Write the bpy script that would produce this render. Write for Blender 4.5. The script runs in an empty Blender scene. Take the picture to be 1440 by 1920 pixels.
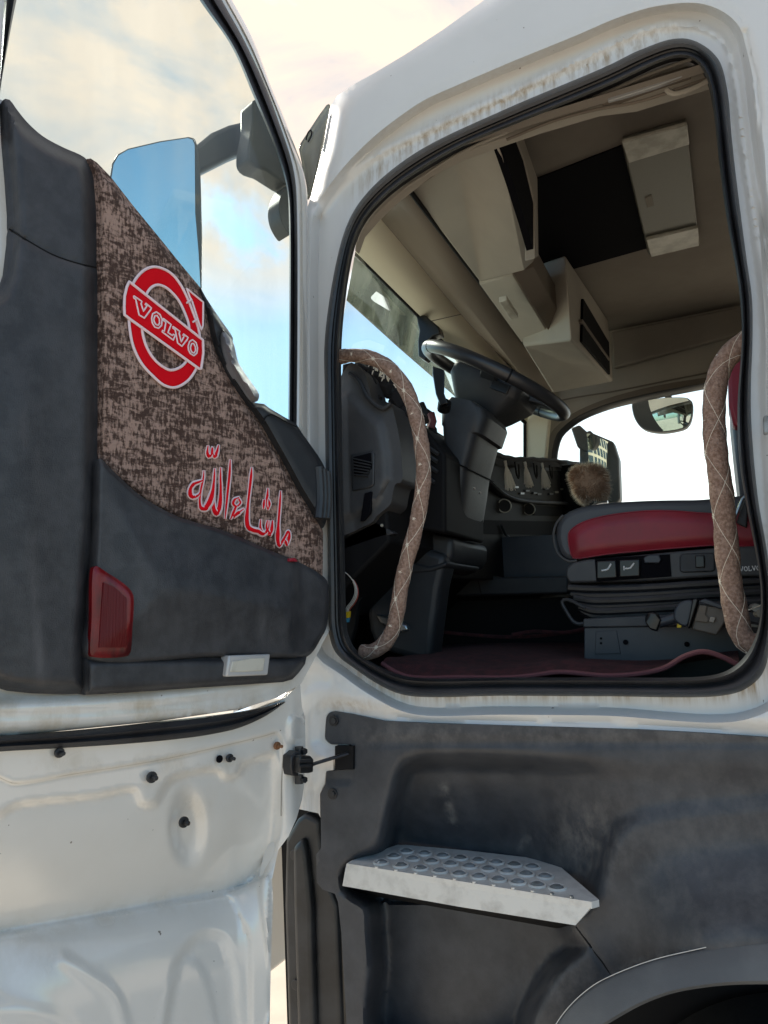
import bpy, bmesh, math, random
import numpy as np
from mathutils import Vector, Matrix
from mathutils.geometry import delaunay_2d_cdt

random.seed(4); rng = np.random.default_rng(4)
R = math.radians
SC = bpy.context.scene
COL = SC.collection

# ------------------------------------------------------------------ camera
# world: X to the rear of the truck, Y across the cab away from the viewer, Z up (metres, ground at 0)
F = 1333.0; CX, CY = 720.0, 960.0                 # focal length and centre in photo pixels (1440 x 1920)
EYE = np.array([0.0, 0.0, 1.6])
_vf = np.array([-2803., 297., F]); _vi = np.array([653., 180., F])
_X = -_vf/np.linalg.norm(_vf); _Y = _vi - _X*(_vi@_X); _Y /= np.linalg.norm(_Y); _Z = np.cross(_X, _Y)
M3 = np.array([_X, _Y, _Z])
cam = bpy.data.cameras.new('camera'); camo = bpy.data.objects.new('camera', cam); COL.objects.link(camo)
_r, _d, _f = M3@np.array([1, 0, 0]), M3@np.array([0, 1, 0]), M3@np.array([0, 0, 1])
camo.matrix_world = Matrix(((_r[0], -_d[0], -_f[0], 0), (_r[1], -_d[1], -_f[1], 0), (_r[2], -_d[2], -_f[2], 1.6), (0, 0, 0, 1)))
cam.sensor_fit = 'HORIZONTAL'; cam.sensor_width = 36; cam.lens = 36*F/1440; cam.clip_start = 0.05; cam.clip_end = 2000
SC.camera = camo

# ------------------------------------------------------------------ sky, sun, exposure
SUN_EL, SUN_AZ = R(42), R(-62)                    # azimuth of the sun measured from +Y towards +X (ahead of the truck, beyond it)
SC.view_settings.view_transform = 'Standard'; SC.view_settings.look = 'None'
SC.view_settings.exposure = 1.88; SC.view_settings.gamma = 1
W = bpy.data.worlds.new('World'); SC.world = W; W.use_nodes = True
nt = W.node_tree; nt.nodes.clear()
def N(nt, t, **k):
    n = nt.nodes.new(t)
    for a, b in k.items():
        if a == 'ins':
            for i, v in b.items(): n.inputs[i].default_value = v
        else: setattr(n, a, b)
    return n
out = N(nt, 'ShaderNodeOutputWorld'); bg = N(nt, 'ShaderNodeBackground'); L = nt.links.new
sky = N(nt, 'ShaderNodeTexSky', sky_type='NISHITA', sun_disc=False, sun_elevation=SUN_EL, sun_rotation=SUN_AZ, air_density=1.0, dust_density=1.0, ozone_density=2.0)
tc = N(nt, 'ShaderNodeTexCoord')
tint = N(nt, 'ShaderNodeMixRGB', blend_type='MULTIPLY'); tint.inputs[0].default_value = 1; tint.inputs[2].default_value = (.78, 1.0, 1.03, 1)
mp = N(nt, 'ShaderNodeMapping'); mp.inputs['Scale'].default_value = (1, 1, 1.7); mp.inputs['Location'].default_value = (0.35, 0.2, 0.1)
no = N(nt, 'ShaderNodeTexNoise', ins={'Scale': 2.4, 'Detail': 8.0, 'Roughness': 0.6, 'Distortion': 0.5})
no2 = N(nt, 'ShaderNodeTexNoise', ins={'Scale': 4.5, 'Detail': 6.0, 'Roughness': .6, 'Distortion': .6})
crp = N(nt, 'ShaderNodeValToRGB')
crp.color_ramp.elements[0].position = .40; crp.color_ramp.elements[0].color = (3.5, 3.55, 3.7, 1)
crp.color_ramp.elements[1].position = .62; crp.color_ramp.elements[1].color = (5.7, 4.6, 3.8, 1)
L(tc.outputs['Generated'], mp.inputs[0]); L(mp.outputs[0], no.inputs['Vector']); L(mp.outputs[0], no2.inputs['Vector']); L(no2.outputs['Fac'], crp.inputs[0])
sep = N(nt, 'ShaderNodeSeparateXYZ'); L(tc.outputs['Generated'], sep.inputs[0])
def MA(op, a, b, clamp=False):
    n = N(nt, 'ShaderNodeMath', operation=op, use_clamp=clamp)
    for i, v in ((0, a), (1, b)):
        if isinstance(v, (int, float)): n.inputs[i].default_value = v
        else: L(v, n.inputs[i])
    return n.outputs[0]
def MR(v, f0, f1, t0=0., t1=1.):
    n = N(nt, 'ShaderNodeMapRange', interpolation_type='SMOOTHSTEP', ins={'From Min': f0, 'From Max': f1, 'To Min': t0, 'To Max': t1}); L(v, n.inputs[0]); return n.outputs[0]
fwd = MA('ADD', MA('MULTIPLY', sep.outputs['X'], -.75), MA('MULTIPLY', sep.outputs['Y'], .65))          # ahead of the truck
high = MR(sep.outputs['Z'], .16, .42)                                                                  # more cloud higher up
cl = MR(MA('ADD', no.outputs['Fac'], MA('MULTIPLY', high, .20)), .56, .68)
cl = MA('MULTIPLY', MA('MULTIPLY', cl, MR(fwd, -.5, .35, .15, 1.)), MR(sep.outputs['Z'], .37, .50, .12, 1.))
cl = MA('MAXIMUM', cl, MR(sep.outputs['Z'], .60, .85, 0., .8))
m1 = N(nt, 'ShaderNodeMixRGB'); L(sky.outputs[0], tint.inputs[1]); L(tint.outputs[0], m1.inputs[1]); L(crp.outputs[0], m1.inputs[2]); L(cl, m1.inputs[0])
white = MA('MULTIPLY', MR(sep.outputs['Z'], .45, .12), MR(sep.outputs['Y'], .78, .93), True)             # bright haze low down across the truck
m2 = N(nt, 'ShaderNodeMixRGB'); m2.inputs[2].default_value = (8.5, 8.8, 8.6, 1); L(m1.outputs[0], m2.inputs[1]); L(white, m2.inputs[0])
L(m2.outputs[0], bg.inputs[0]); L(bg.outputs[0], out.inputs[0])
bg.inputs[1].default_value = 0.06
sun = bpy.data.lights.new('sun', 'SUN'); sun.energy = 2.0; sun.angle = R(9); sun.color = (1, .93, .82)
suno = bpy.data.objects.new('sun', sun); COL.objects.link(suno)
sd = Vector((math.sin(SUN_AZ)*math.cos(SUN_EL), math.cos(SUN_AZ)*math.cos(SUN_EL), math.sin(SUN_EL)))
suno.rotation_euler = sd.to_track_quat('Z', 'Y').to_euler(); suno.location = sd*30

# ------------------------------------------------------------------ picture -> world on named real planes
def ray(px, py): return M3@np.array([px-CX, py-CY, F])
def aY(px, py, y): d = ray(px, py); return EYE+d*(y/d[1])
def aZ(px, py, z): d = ray(px, py); return EYE+d*((z-1.6)/d[2])
def aX(px, py, x): d = ray(px, py); return EYE+d*(x/d[0])
HP = np.array([-.878, 1.47, 0.]); DD = np.array([.303, .953, 0.]); DN = np.array([.953, -.303, 0.])
def aD(px, py, off=0.):                           # plane of the opened door, off = metres towards its inner side
    d = ray(px, py); n = DN; p0 = HP+n*off
    return EYE+d*(((p0-EYE)@n)/(d@n))
def V(t): # (px,py,'Y',v)
    return {'X': aX, 'Y': aY, 'Z': aZ, 'D': aD}[t[2]](t[0], t[1], t[3])

# ------------------------------------------------------------------ materials
MATS = {}
def mat(name, col, rough=.5, metal=0., bump=0., bscale=200., var=0., vscale=8., col2=None, coat=0., stretch=(1, 1, 1), spec=.5, dirt_glint=None, ramp=(.4, .6), detail=4., bdist=.002, sheen=0.):
    m = bpy.data.materials.new(name); m.use_nodes = True; nt = m.node_tree; b = nt.nodes['Principled BSDF']
    b.inputs['Base Color'].default_value = (*col, 1); b.inputs['Roughness'].default_value = rough; b.inputs['Metallic'].default_value = metal
    b.inputs['Coat Weight'].default_value = coat; b.inputs['Coat Roughness'].default_value = .12; b.inputs['Specular IOR Level'].default_value = spec
    b.inputs['Sheen Weight'].default_value = sheen
    t = N(nt, 'ShaderNodeTexCoord'); mpn = N(nt, 'ShaderNodeMapping'); mpn.inputs['Scale'].default_value = stretch
    nt.links.new(t.outputs['Object'], mpn.inputs[0])
    src = None
    if col2 is not None:
        n = N(nt, 'ShaderNodeTexNoise', ins={'Scale': vscale, 'Detail': detail, 'Roughness': .6}); nt.links.new(mpn.outputs[0], n.inputs['Vector'])
        r = N(nt, 'ShaderNodeValToRGB'); r.color_ramp.elements[0].position, r.color_ramp.elements[1].position = ramp
        r.color_ramp.elements[0].color = (*col, 1); r.color_ramp.elements[1].color = (*col2, 1)
        nt.links.new(n.outputs['Fac'], r.inputs[0]); src = r.outputs[0]
    if dirt_glint:
        a = N(nt, 'ShaderNodeAttribute', attribute_name='dirt_glint'); n2 = N(nt, 'ShaderNodeTexNoise', ins={'Scale': 1.0, 'Detail': 5., 'Roughness': .65})
        mp2 = N(nt, 'ShaderNodeMapping'); mp2.inputs['Scale'].default_value = dirt_glint[1]; nt.links.new(t.outputs['Object'], mp2.inputs[0]); nt.links.new(mp2.outputs[0], n2.inputs['Vector'])
        r2 = N(nt, 'ShaderNodeMapRange', ins={'From Min': .42, 'From Max': .66}); nt.links.new(n2.outputs['Fac'], r2.inputs[0])
        mu = N(nt, 'ShaderNodeMath', operation='MULTIPLY'); nt.links.new(a.outputs['Fac'], mu.inputs[0]); nt.links.new(r2.outputs[0], mu.inputs[1])
        mm = N(nt, 'ShaderNodeMixRGB'); mm.inputs[2].default_value = (*dirt_glint[0], 1); nt.links.new(mu.outputs[0], mm.inputs[0])
        if src: nt.links.new(src, mm.inputs[1])
        else: mm.inputs[1].default_value = (*col, 1)
        src = mm.outputs[0]
        ra = N(nt, 'ShaderNodeMapRange', ins={'To Min': rough, 'To Max': .8}); nt.links.new(mu.outputs[0], ra.inputs[0]); nt.links.new(ra.outputs[0], b.inputs['Roughness'])
    if name in ('white_paint', 'door_paint'):        # chips and splashes of dirt in the paint
        n5 = N(nt, 'ShaderNodeTexNoise', ins={'Scale': 75., 'Detail': 2.}); nt.links.new(t.outputs['Object'], n5.inputs['Vector'])
        r5 = N(nt, 'ShaderNodeMapRange', ins={'From Min': .755, 'From Max': .78, 'To Max': .8}); nt.links.new(n5.outputs['Fac'], r5.inputs[0])
        m5 = N(nt, 'ShaderNodeMixRGB'); m5.inputs[2].default_value = (.10, .075, .055, 1); nt.links.new(r5.outputs[0], m5.inputs[0]); nt.links.new(src, m5.inputs[1]); src = m5.outputs[0]
    if src: nt.links.new(src, b.inputs['Base Color'])
    if bump:
        n3 = N(nt, 'ShaderNodeTexNoise', ins={'Scale': bscale, 'Detail': 3.}); nt.links.new(mpn.outputs[0], n3.inputs['Vector'])
        bp = N(nt, 'ShaderNodeBump', ins={'Strength': bump, 'Distance': bdist}); nt.links.new(n3.outputs['Fac'], bp.inputs['Height']); nt.links.new(bp.outputs[0], b.inputs['Normal'])
    MATS[name] = m; return m
mat('white_paint', (.63, .63, .62), .30, coat=.5, bump=.05, bscale=6., dirt_glint=((.30, .22, .13), (70, 70, 6)), col2=(.60, .60, .59), vscale=3.)
mat('door_paint', (.69, .67, .63), .13, coat=1., dirt_glint=((.46, .39, .29), (14, 14, 9)), col2=(.67, .65, .61), vscale=4.)
mat('plastic', (.019, .021, .025), .52, bump=.35, bscale=900., col2=(.034, .036, .040), vscale=7., ramp=(.45, .7), bdist=.0006)
mat('trim_plastic', (.020, .021, .025), .45, bump=.7, bscale=420., col2=(.036, .037, .042), vscale=25., bdist=.0012, dirt_glint=((.10, .10, .105), (12, 12, 2.5)))
mat('cover_plastic', (.025, .028, .035), .48, bump=.4, bscale=420., col2=(.050, .054, .063), vscale=13., ramp=(.36, .70), bdist=.0012, dirt_glint=((.15, .145, .14), (30, 30, 24)), detail=14.)
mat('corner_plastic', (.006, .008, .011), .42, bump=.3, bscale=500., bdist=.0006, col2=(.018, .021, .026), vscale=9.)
mat('arch_plastic', (.105, .108, .112), .55, bump=.3, bscale=300., bdist=.001, col2=(.08, .083, .088), vscale=7.)
mat('black_rubber', (.012, .012, .014), .42, bump=.2, bscale=120., col2=(.02, .021, .025), vscale=10.)
mat('dark', (.006, .006, .007), .7, spec=.2)
mat('cloth_dark', (.010, .009, .010), .9, bump=.6, bscale=160.)
mat('taupe', (.36, .325, .275), .8, bump=.25, bscale=500., col2=(.33, .30, .255), vscale=4., bdist=.001)
mat('taupe_dark', (.17, .14, .11), .75, bump=.25, bscale=400., bdist=.001)
mat('cream', (.80, .74, .58), .8, bump=.2, bscale=500., bdist=.001)
mat('headliner', (.26, .23, .195), .9, bump=.4, bscale=260., col2=(.235, .205, .175), vscale=5., bdist=.0015)
mat('hatch_plastic', (.20, .195, .165), .45, bump=.1, bscale=90.)
mat('clear_plastic', (.55, .53, .46), .25, col2=(.38, .36, .30), vscale=14.)
mat('roof_black', (.003, .003, .005), .8, spec=.1)
mat('fabric', (.066, .036, .027), .95, bump=1., bscale=300., col2=(.40, .27, .22), vscale=120., stretch=(1.6, 1.6, .5), ramp=(.45, .58), bdist=.004, detail=5.)
mat('sleeve', (.20, .118, .085), .95, bump=1., bscale=260., col2=(.37, .255, .20), vscale=150., ramp=(.35, .65), bdist=.003)
mat('thread', (.80, .72, .60), .7)
mat('red_thread', (.66, .002, .010), .8, bump=.15, bscale=700., bdist=.0005, spec=.15)
mat('pink_thread', (.80, .66, .70), .7, bump=.3, bscale=600.)
mat('reflector_red', (.16, .003, .006), .3, col2=(.05, .002, .003), vscale=22., coat=.25, stretch=(1, 1, .3), spec=.3)
mat('reflector_dark', (.085, .002, .004), .35, bump=.6, bscale=140., stretch=(3, 3, .1), spec=.25)
mat('lens', (.42, .42, .42), .15, coat=1., bump=.4, bscale=90., stretch=(4, 4, .4))
mat('aluminium', (.62, .61, .58), .48, metal=.12, bump=.3, bscale=120., col2=(.36, .345, .32), vscale=26., ramp=(.48, .85), detail=10.)
mat('aluminium_dark', (.25, .28, .30), .6, metal=.1, col2=(.15, .16, .16), vscale=30.)
mat('red_leather', (.29, .012, .028), .42, bump=.3, bscale=350., col2=(.22, .014, .026), vscale=9., bdist=.001)
mat('grey_leather', (.055, .058, .066), .45, bump=.3, bscale=420., bdist=.001)
mat('seat_plastic', (.045, .046, .050), .5, bump=.3, bscale=700., col2=(.06, .06, .062), vscale=8., bdist=.0006)
mat('seat_metal', (.030, .036, .048), .42, col2=(.04, .045, .055), vscale=10.)
mat('switch', (.012, .012, .013), .28)
mat('carpet', (.085, .021, .024), 1., bump=1., bscale=420., col2=(.045, .014, .016), vscale=40., bdist=.005)
mat('hem', (.16, .05, .055), .8, bump=.6, bscale=300., stretch=(2, 1, 1))
mat('fur', (.36, .22, .14), .9, col2=(.46, .30, .20), vscale=60.)
mat('fur_tip', (.85, .75, .6), .9)
mat('tassel', (.85, .80, .70), .8, bump=.8, bscale=200., stretch=(8, 8, .3))
mat('steel', (.45, .45, .45), .3, metal=.9)
mat('rust', (.20, .09, .04), .8)
mat('wheel_rim', (.022, .022, .025), .38, col2=(.028, .028, .03), vscale=8.)
mat('white_ink', (.75, .75, .75), .5)
mat('yellow', (.65, .45, .01), .5)
mat('wire_white', (.6, .58, .52), .5); mat('wire_red', (.35, .05, .03), .5); mat('wire_blue', (.05, .28, .45), .5)
mat('brown_box', (.12, .10, .08), .5, bump=.2)
mat('tyre', (.012, .012, .012), .85, bump=.8, bscale=50.)
mat('ground', (.50, .44, .36), .95, col2=(.42, .37, .31), vscale=2., bump=.5, bscale=20.)
mat('building_wall', (.50, .45, .33), .8, col2=(.44, .40, .30), vscale=.7)
mat('building_pane', (.03, .045, .05), .08)
mat('reveal', (.03, .03, .032), .6)
mat('handle_grey', (.20, .20, .22), .4)
mat('mirror_housing', (.05, .055, .06), .45)
def glass(name, tint, refl=.08, dirt_refl=0.):
    m = bpy.data.materials.new(name); m.use_nodes = True; nt = m.node_tree; nt.nodes.clear()
    o = N(nt, 'ShaderNodeOutputMaterial'); tr = N(nt, 'ShaderNodeBsdfTransparent'); tr.inputs[0].default_value = (*tint, 1)
    gl = N(nt, 'ShaderNodeBsdfGlossy'); gl.inputs['Roughness'].default_value = .01
    fr = N(nt, 'ShaderNodeFresnel', ins={'IOR': 1.45}); mxs = N(nt, 'ShaderNodeMixShader')
    nt.links.new(fr.outputs[0], mxs.inputs[0]); nt.links.new(tr.outputs[0], mxs.inputs[1]); nt.links.new(gl.outputs[0], mxs.inputs[2])
    last = mxs
    if dirt_refl:
        df = N(nt, 'ShaderNodeBsdfDiffuse'); df.inputs[0].default_value = (.6, .57, .5, 1); m2 = N(nt, 'ShaderNodeMixShader')
        tcn = N(nt, 'ShaderNodeTexCoord'); nn = N(nt, 'ShaderNodeTexNoise', ins={'Scale': 3.0, 'Detail': 8.}); mpn = N(nt, 'ShaderNodeMapping'); mpn.inputs['Scale'].default_value = (3, 3, .7)
        nt.links.new(tcn.outputs['Object'], mpn.inputs[0]); nt.links.new(mpn.outputs[0], nn.inputs['Vector'])
        mr = N(nt, 'ShaderNodeMapRange', ins={'From Min': .4, 'From Max': .8, 'To Min': dirt_refl*.3, 'To Max': dirt_refl*2}); nt.links.new(nn.outputs['Fac'], mr.inputs[0]); nt.links.new(mr.outputs[0], m2.inputs[0])
        nt.links.new(mxs.outputs[0], m2.inputs[1]); nt.links.new(df.outputs[0], m2.inputs[2]); last = m2
    nt.links.new(last.outputs[0], o.inputs[0]); MATS[name] = m
def _fabric():
    nt = MATS['fabric'].node_tree; rp_n = [n for n in nt.nodes if n.type == 'VALTORGB'][0]; na = rp_n.inputs[0].links[0].from_node
    t = N(nt, 'ShaderNodeTexCoord'); m = N(nt, 'ShaderNodeMapping'); m.inputs['Scale'].default_value = (.5, .5, 1.5); m.inputs['Rotation'].default_value = (.3, 0, 0)
    nb = N(nt, 'ShaderNodeTexNoise', ins={'Scale': 62., 'Detail': 4., 'Roughness': .7, 'Distortion': .6}); nt.links.new(t.outputs['Object'], m.inputs[0]); nt.links.new(m.outputs[0], nb.inputs['Vector'])
    nc = N(nt, 'ShaderNodeTexNoise', ins={'Scale': 14., 'Detail': 2.}); nt.links.new(t.outputs['Object'], nc.inputs['Vector'])
    x = N(nt, 'ShaderNodeMix', data_type='FLOAT'); x.inputs[0].default_value = .5; nt.links.new(na.outputs['Fac'], x.inputs[2]); nt.links.new(nb.outputs['Fac'], x.inputs[3])
    y = N(nt, 'ShaderNodeMix', data_type='FLOAT'); y.inputs[0].default_value = .16; nt.links.new(x.outputs[0], y.inputs[2]); nt.links.new(nc.outputs['Fac'], y.inputs[3])
    nt.links.new(y.outputs[0], rp_n.inputs[0]); rp_n.color_ramp.elements[0].position = .468; rp_n.color_ramp.elements[1].position = .556
_fabric()
glass('door_glass', (.80, .91, .89), dirt_refl=.10); glass('windscreen_glass', (.84, .95, .93), dirt_refl=.04); glass('smoke_acrylic', (.42, .47, .42), dirt_refl=.22)  # door pane's dirt layer also stands in for its pale reflection
glass('far_glass', (.92, .97, .95))
def mirror(name, c):
    m = bpy.data.materials.new(name); m.use_nodes = True; b = m.node_tree.nodes['Principled BSDF']
    b.inputs['Base Color'].default_value = (*c, 1); b.inputs['Metallic'].default_value = 1; b.inputs['Roughness'].default_value = .03; MATS[name] = m
mirror('mirror', (.66, .68, .68)); mirror('mirror_far', (.7, .75, .72))

MATS['door_paint'].node_tree.nodes['Principled BSDF'].inputs['Coat IOR'].default_value = 1.6
# ------------------------------------------------------------------ object helpers
def link(o, parent):
    COL.objects.link(o)
    if parent is not None:
        o.parent = parent; o.matrix_parent_inverse = parent_world(parent).inverted()
    return o
def parent_world(p):
    m = Matrix.Translation(p.location)
    return m
def empty(name, loc, label=None, cat=None, group=None):
    o = bpy.data.objects.new(name, None); o.location = loc; o.empty_display_size = .1; COL.objects.link(o)
    if label: o['label'] = label; o['category'] = cat
    if group: o['group'] = group
    return o
def tag(o, label, cat, group=None):
    o['label'] = label; o['category'] = cat
    if group: o['group'] = group
    return o
def finish(name, me, m, parent, smooth=True, angle=35, bevel=0., sub=0, label=None, attr=None):
    me.materials.append(MATS[m])
    if smooth:
        me.polygons.foreach_set('use_smooth', [True]*len(me.polygons)); me.set_sharp_from_angle(angle=R(angle))
    if attr is not None:
        a = me.attributes.new('dirt_glint', 'FLOAT', 'POINT'); a.data.foreach_set('value', attr)
    o = bpy.data.objects.new(name, me); link(o, parent)
    if bevel:
        b = o.modifiers.new('b', 'BEVEL'); b.width = bevel; b.segments = 3; b.limit_method = 'ANGLE'; b.angle_limit = R(30); b.harden_normals = False
    if sub:
        s = o.modifiers.new('s', 'SUBSURF'); s.levels = s.render_levels = sub
    if label: o['label'] = label
    return o
def from_bm(name, bm, m, parent, **k):
    me = bpy.data.meshes.new(name); bm.normal_update(); bm.to_mesh(me); bm.free(); return finish(name, me, m, parent, **k)
def spl(pts, step=8., closed=False):
    P = np.array(pts, float); n = len(P); outp = []
    segs = n if closed else n-1
    for i in range(segs):
        if closed: a, b, c, d = P[(i-1) % n], P[i], P[(i+1) % n], P[(i+2) % n]
        else: a, b, c, d = P[max(i-1, 0)], P[i], P[i+1], P[min(i+2, n-1)]
        l1, l2, l3 = [max(np.linalg.norm(q-p), 1e-6)**.5 for p, q in ((a, b), (b, c), (c, d))]
        if not closed and i == 0: a = b-(c-b); l1 = l2
        if not closed and i == n-2: d = c+(c-b); l3 = l2
        k = max(1, int(round(np.linalg.norm(c-b)/step)))
        t0, t1, t2, t3 = 0, l1, l1+l2, l1+l2+l3
        for j in range(k):
            t = t1+(t2-t1)*j/k
            A1 = (t1-t)/(t1-t0)*a+(t-t0)/(t1-t0)*b; A2 = (t2-t)/(t2-t1)*b+(t-t1)/(t2-t1)*c; A3 = (t3-t)/(t3-t2)*c+(t-t2)/(t3-t2)*d
            B1 = (t2-t)/(t2-t0)*A1+(t-t0)/(t2-t0)*A2; B2 = (t3-t)/(t3-t1)*A2+(t-t1)/(t3-t1)*A3
            outp.append((t2-t)/(t2-t1)*B1+(t-t1)/(t2-t1)*B2)
    if not closed: outp.append(P[-1])
    return np.array(outp)
def resample(P, n, closed=True):
    P = np.asarray(P, float); Q = np.vstack([P, P[:1]]) if closed else P
    s = np.r_[0, np.cumsum(np.linalg.norm(np.diff(Q, axis=0), axis=1))]
    t = np.linspace(0, s[-1], n+1)[:-1] if closed else np.linspace(0, s[-1], n)
    return np.stack([np.interp(t, s, Q[:, k]) for k in range(Q.shape[1])], 1)
def seg_dist(Q, L, closed=False):
    Q = np.atleast_2d(Q); L = np.asarray(L, float); A = L if closed else L[:-1]; B = np.roll(L, -1, 0) if closed else L[1:]
    best = np.full(len(Q), 1e9)
    for a, b in zip(A, B):
        ab = b-a; t = np.clip(((Q-a)@ab)/max(ab@ab, 1e-9), 0, 1); best = np.minimum(best, np.linalg.norm(Q-(a+t[:, None]*ab), axis=1))
    return best
def inside(Q, L):
    Q = np.atleast_2d(Q); L = np.asarray(L, float); r = np.zeros(len(Q), bool); j = len(L)-1
    x, y = Q[:, 0], Q[:, 1]
    for i in range(len(L)):
        (xi, yi), (xj, yj) = L[i], L[j]
        if yi != yj:
            c = ((yi > y) != (yj > y)) & (x < (xj-xi)*(y-yi)/(yj-yi)+xi); r ^= c
        j = i
    return r
def sdf(Q, L):
    d = seg_dist(Q, L, True); return np.where(inside(Q, L), -d, d)
def sst(a, b, x): t = np.clip((np.asarray(x, float)-a)/(b-a), 0, 1); return t*t*(3-2*t)
def dens(L, step, closed=True):
    L = np.asarray(L, float); B = np.roll(L, -1, 0) if closed else L[1:]; A = L if closed else L[:-1]; o = []
    for a, b in zip(A, B):
        k = max(1, int(np.ceil(np.linalg.norm(b-a)/step))); o += [a+(b-a)*j/k for j in range(k)]
    if not closed: o.append(L[-1])
    return np.array(o)
def offs(L, d, closed=True):
    L = np.asarray(L, float); L = resample(L, max(8, int(np.linalg.norm(np.diff(L, axis=0), axis=1).sum()/7)), closed) if closed else L
    T = (np.roll(L, -1, 0)-np.roll(L, 1, 0)) if closed else np.gradient(L, axis=0)
    T /= np.linalg.norm(T, axis=1)[:, None]+1e-9; Nn = np.stack([-T[:, 1], T[:, 0]], 1)
    if closed and not inside(L[:1]+Nn[:1]*.5, L)[0]: Nn = -Nn          # towards the inside
    P = L+Nn*d; keep = seg_dist(P, L, closed) > abs(d)*.93
    runs = []; cur = []
    for p, k in zip(list(P)+([P[0]] if closed else []), list(keep)+([keep[0]] if closed else [])):
        if k: cur.append(p)
        elif cur:
            if len(cur) > 1: runs.append(np.array(cur))
            cur = []
    if len(cur) > 1: runs.append(np.array(cur))
    return runs
def panel(name, outline, surf, m, parent, s=8., holes=(), lines=(), thick=None, dirt_glint=None, smooth=True, angle=40, label=None, hh=None, edge=(), con=()):
    """a real surface: outline (and holes) triangulated with an interior grid; surf(px,py,h)->3D, hh(Q)->height array"""
    loops = [dens(outline, s)]+[dens(h, s) for h in holes]; lines = list(lines)
    for d in edge: lines += offs(outline, d)
    for L_, ds, cl_ in con:
        for d in ds: lines += offs(L_, d, cl_)
    pts = []; edges = []
    for lp in loops:
        b = len(pts); pts += list(lp); edges += [(b+i, b+(i+1) % len(lp)) for i in range(len(lp))]
    for ln in lines:
        lp = dens(ln, s, False); lp = lp[inside(lp, outline)]
        for h in holes: lp = lp[~inside(lp, h)]
        if len(lp) < 2: continue
        b = len(pts); pts += list(lp); edges += [(b+i, b+i+1) for i in range(len(lp)-1) if np.linalg.norm(lp[i]-lp[i+1]) < s*1.6]
    O = loops[0]; x0, y0 = O.min(0); x1, y1 = O.max(0)
    gx, gy = np.meshgrid(np.arange(x0+s/2, x1, s), np.arange(y0+s/2, y1, s*.88)); gx[1::2] += s/2
    G = np.stack([gx.ravel(), gy.ravel()], 1); G = G[inside(G, O)]
    for h in loops[1:]: G = G[~inside(G, h)]
    if len(G):
        dd = np.full(len(G), 1e9)
        for lp in loops: dd = np.minimum(dd, seg_dist(G, lp, True))
        for ln in lines: dd = np.minimum(dd, seg_dist(G, ln))
        G = G[dd > s*.42]
    pts += list(G)
    vo, eo, fo, *_ = delaunay_2d_cdt([Vector((float(p[0]), float(p[1]))) for p in pts], edges, [], 0, 1e-4)
    Q = np.array([(v.x, v.y) for v in vo]); T = np.array([f for f in fo if len(f) == 3])
    c = Q[T].mean(1); k = inside(c, O)
    for h in loops[1:]: k &= ~inside(c, h)
    T = T[k]
    H = hh(Q) if hh is not None else np.zeros(len(Q))
    P = np.array([surf(q[0], q[1], h) for q, h in zip(Q, H)])
    a, b, cc = P[T[0][0]], P[T[0][1]], P[T[0][2]]
    if np.cross(b-a, cc-a)@(EYE-a) < 0: T = T[:, ::-1]
    me = bpy.data.meshes.new(name); me.from_pydata([tuple(p) for p in P], [], [tuple(int(i) for i in t) for t in T])
    at = None
    if dirt_glint is not None: at = np.clip(dirt_glint(Q), 0, 1)
    if thick is not None:
        bm = bmesh.new(); bm.from_mesh(me)
        be = [e for e in bm.edges if len(e.link_faces) == 1]
        r = bmesh.ops.extrude_edge_only(bm, edges=be); nv = [g for g in r['geom'] if isinstance(g, bmesh.types.BMVert)]
        for v in nv: v.co += Vector(thick)
        bmesh.ops.recalc_face_normals(bm, faces=bm.faces) if False else None
        bm.to_mesh(me); n2 = len(bm.verts); bm.free()
        if at is not None: at = np.r_[at, np.zeros(n2-len(at))]
    return finish(name, me, m, parent, smooth=smooth, angle=angle, label=label, attr=None if at is None else list(map(float, at)))
SY = lambda px, py, h: aY(px, py, h)
SD = lambda px, py, h: aD(px, py, h)
def frames(P, closed):
    P = np.asarray(P, float); n = len(P)
    T = (np.roll(P, -1, 0)-np.roll(P, 1, 0)) if closed else np.gradient(P, axis=0)
    T /= np.linalg.norm(T, axis=1)[:, None]+1e-12
    u = np.cross(T[0], [0.1, 0.2, 1.]); u /= np.linalg.norm(u); U = [u]
    for i in range(1, n):
        u = U[-1]-T[i]*(U[-1]@T[i]); u /= np.linalg.norm(u)+1e-12; U.append(u)
    U = np.array(U); return T, U, np.cross(T, U)
def tube(name, P, r, m, parent, seg=12, closed=False, flat=1., bmi=None, **k):
    P = np.asarray(P, float); T, U, Wv = frames(P, closed); n = len(P); r = np.broadcast_to(r, (n,))
    bm = bmi or bmesh.new(); rings = []
    for i in range(n):
        rings.append([bm.verts.new(P[i]+r[i]*(math.cos(a)*U[i]+flat*math.sin(a)*Wv[i])) for a in np.linspace(0, 2*math.pi, seg, endpoint=False)])
    for i in range(n if closed else n-1):
        A, B = rings[i], rings[(i+1) % n]
        for j in range(seg): bm.faces.new((A[j], A[(j+1) % seg], B[(j+1) % seg], B[j]))
    if not closed: bm.faces.new(rings[0][::-1]); bm.faces.new(rings[-1])
    if bmi is not None: return None
    return from_bm(name, bm, m, parent, **k)
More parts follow.
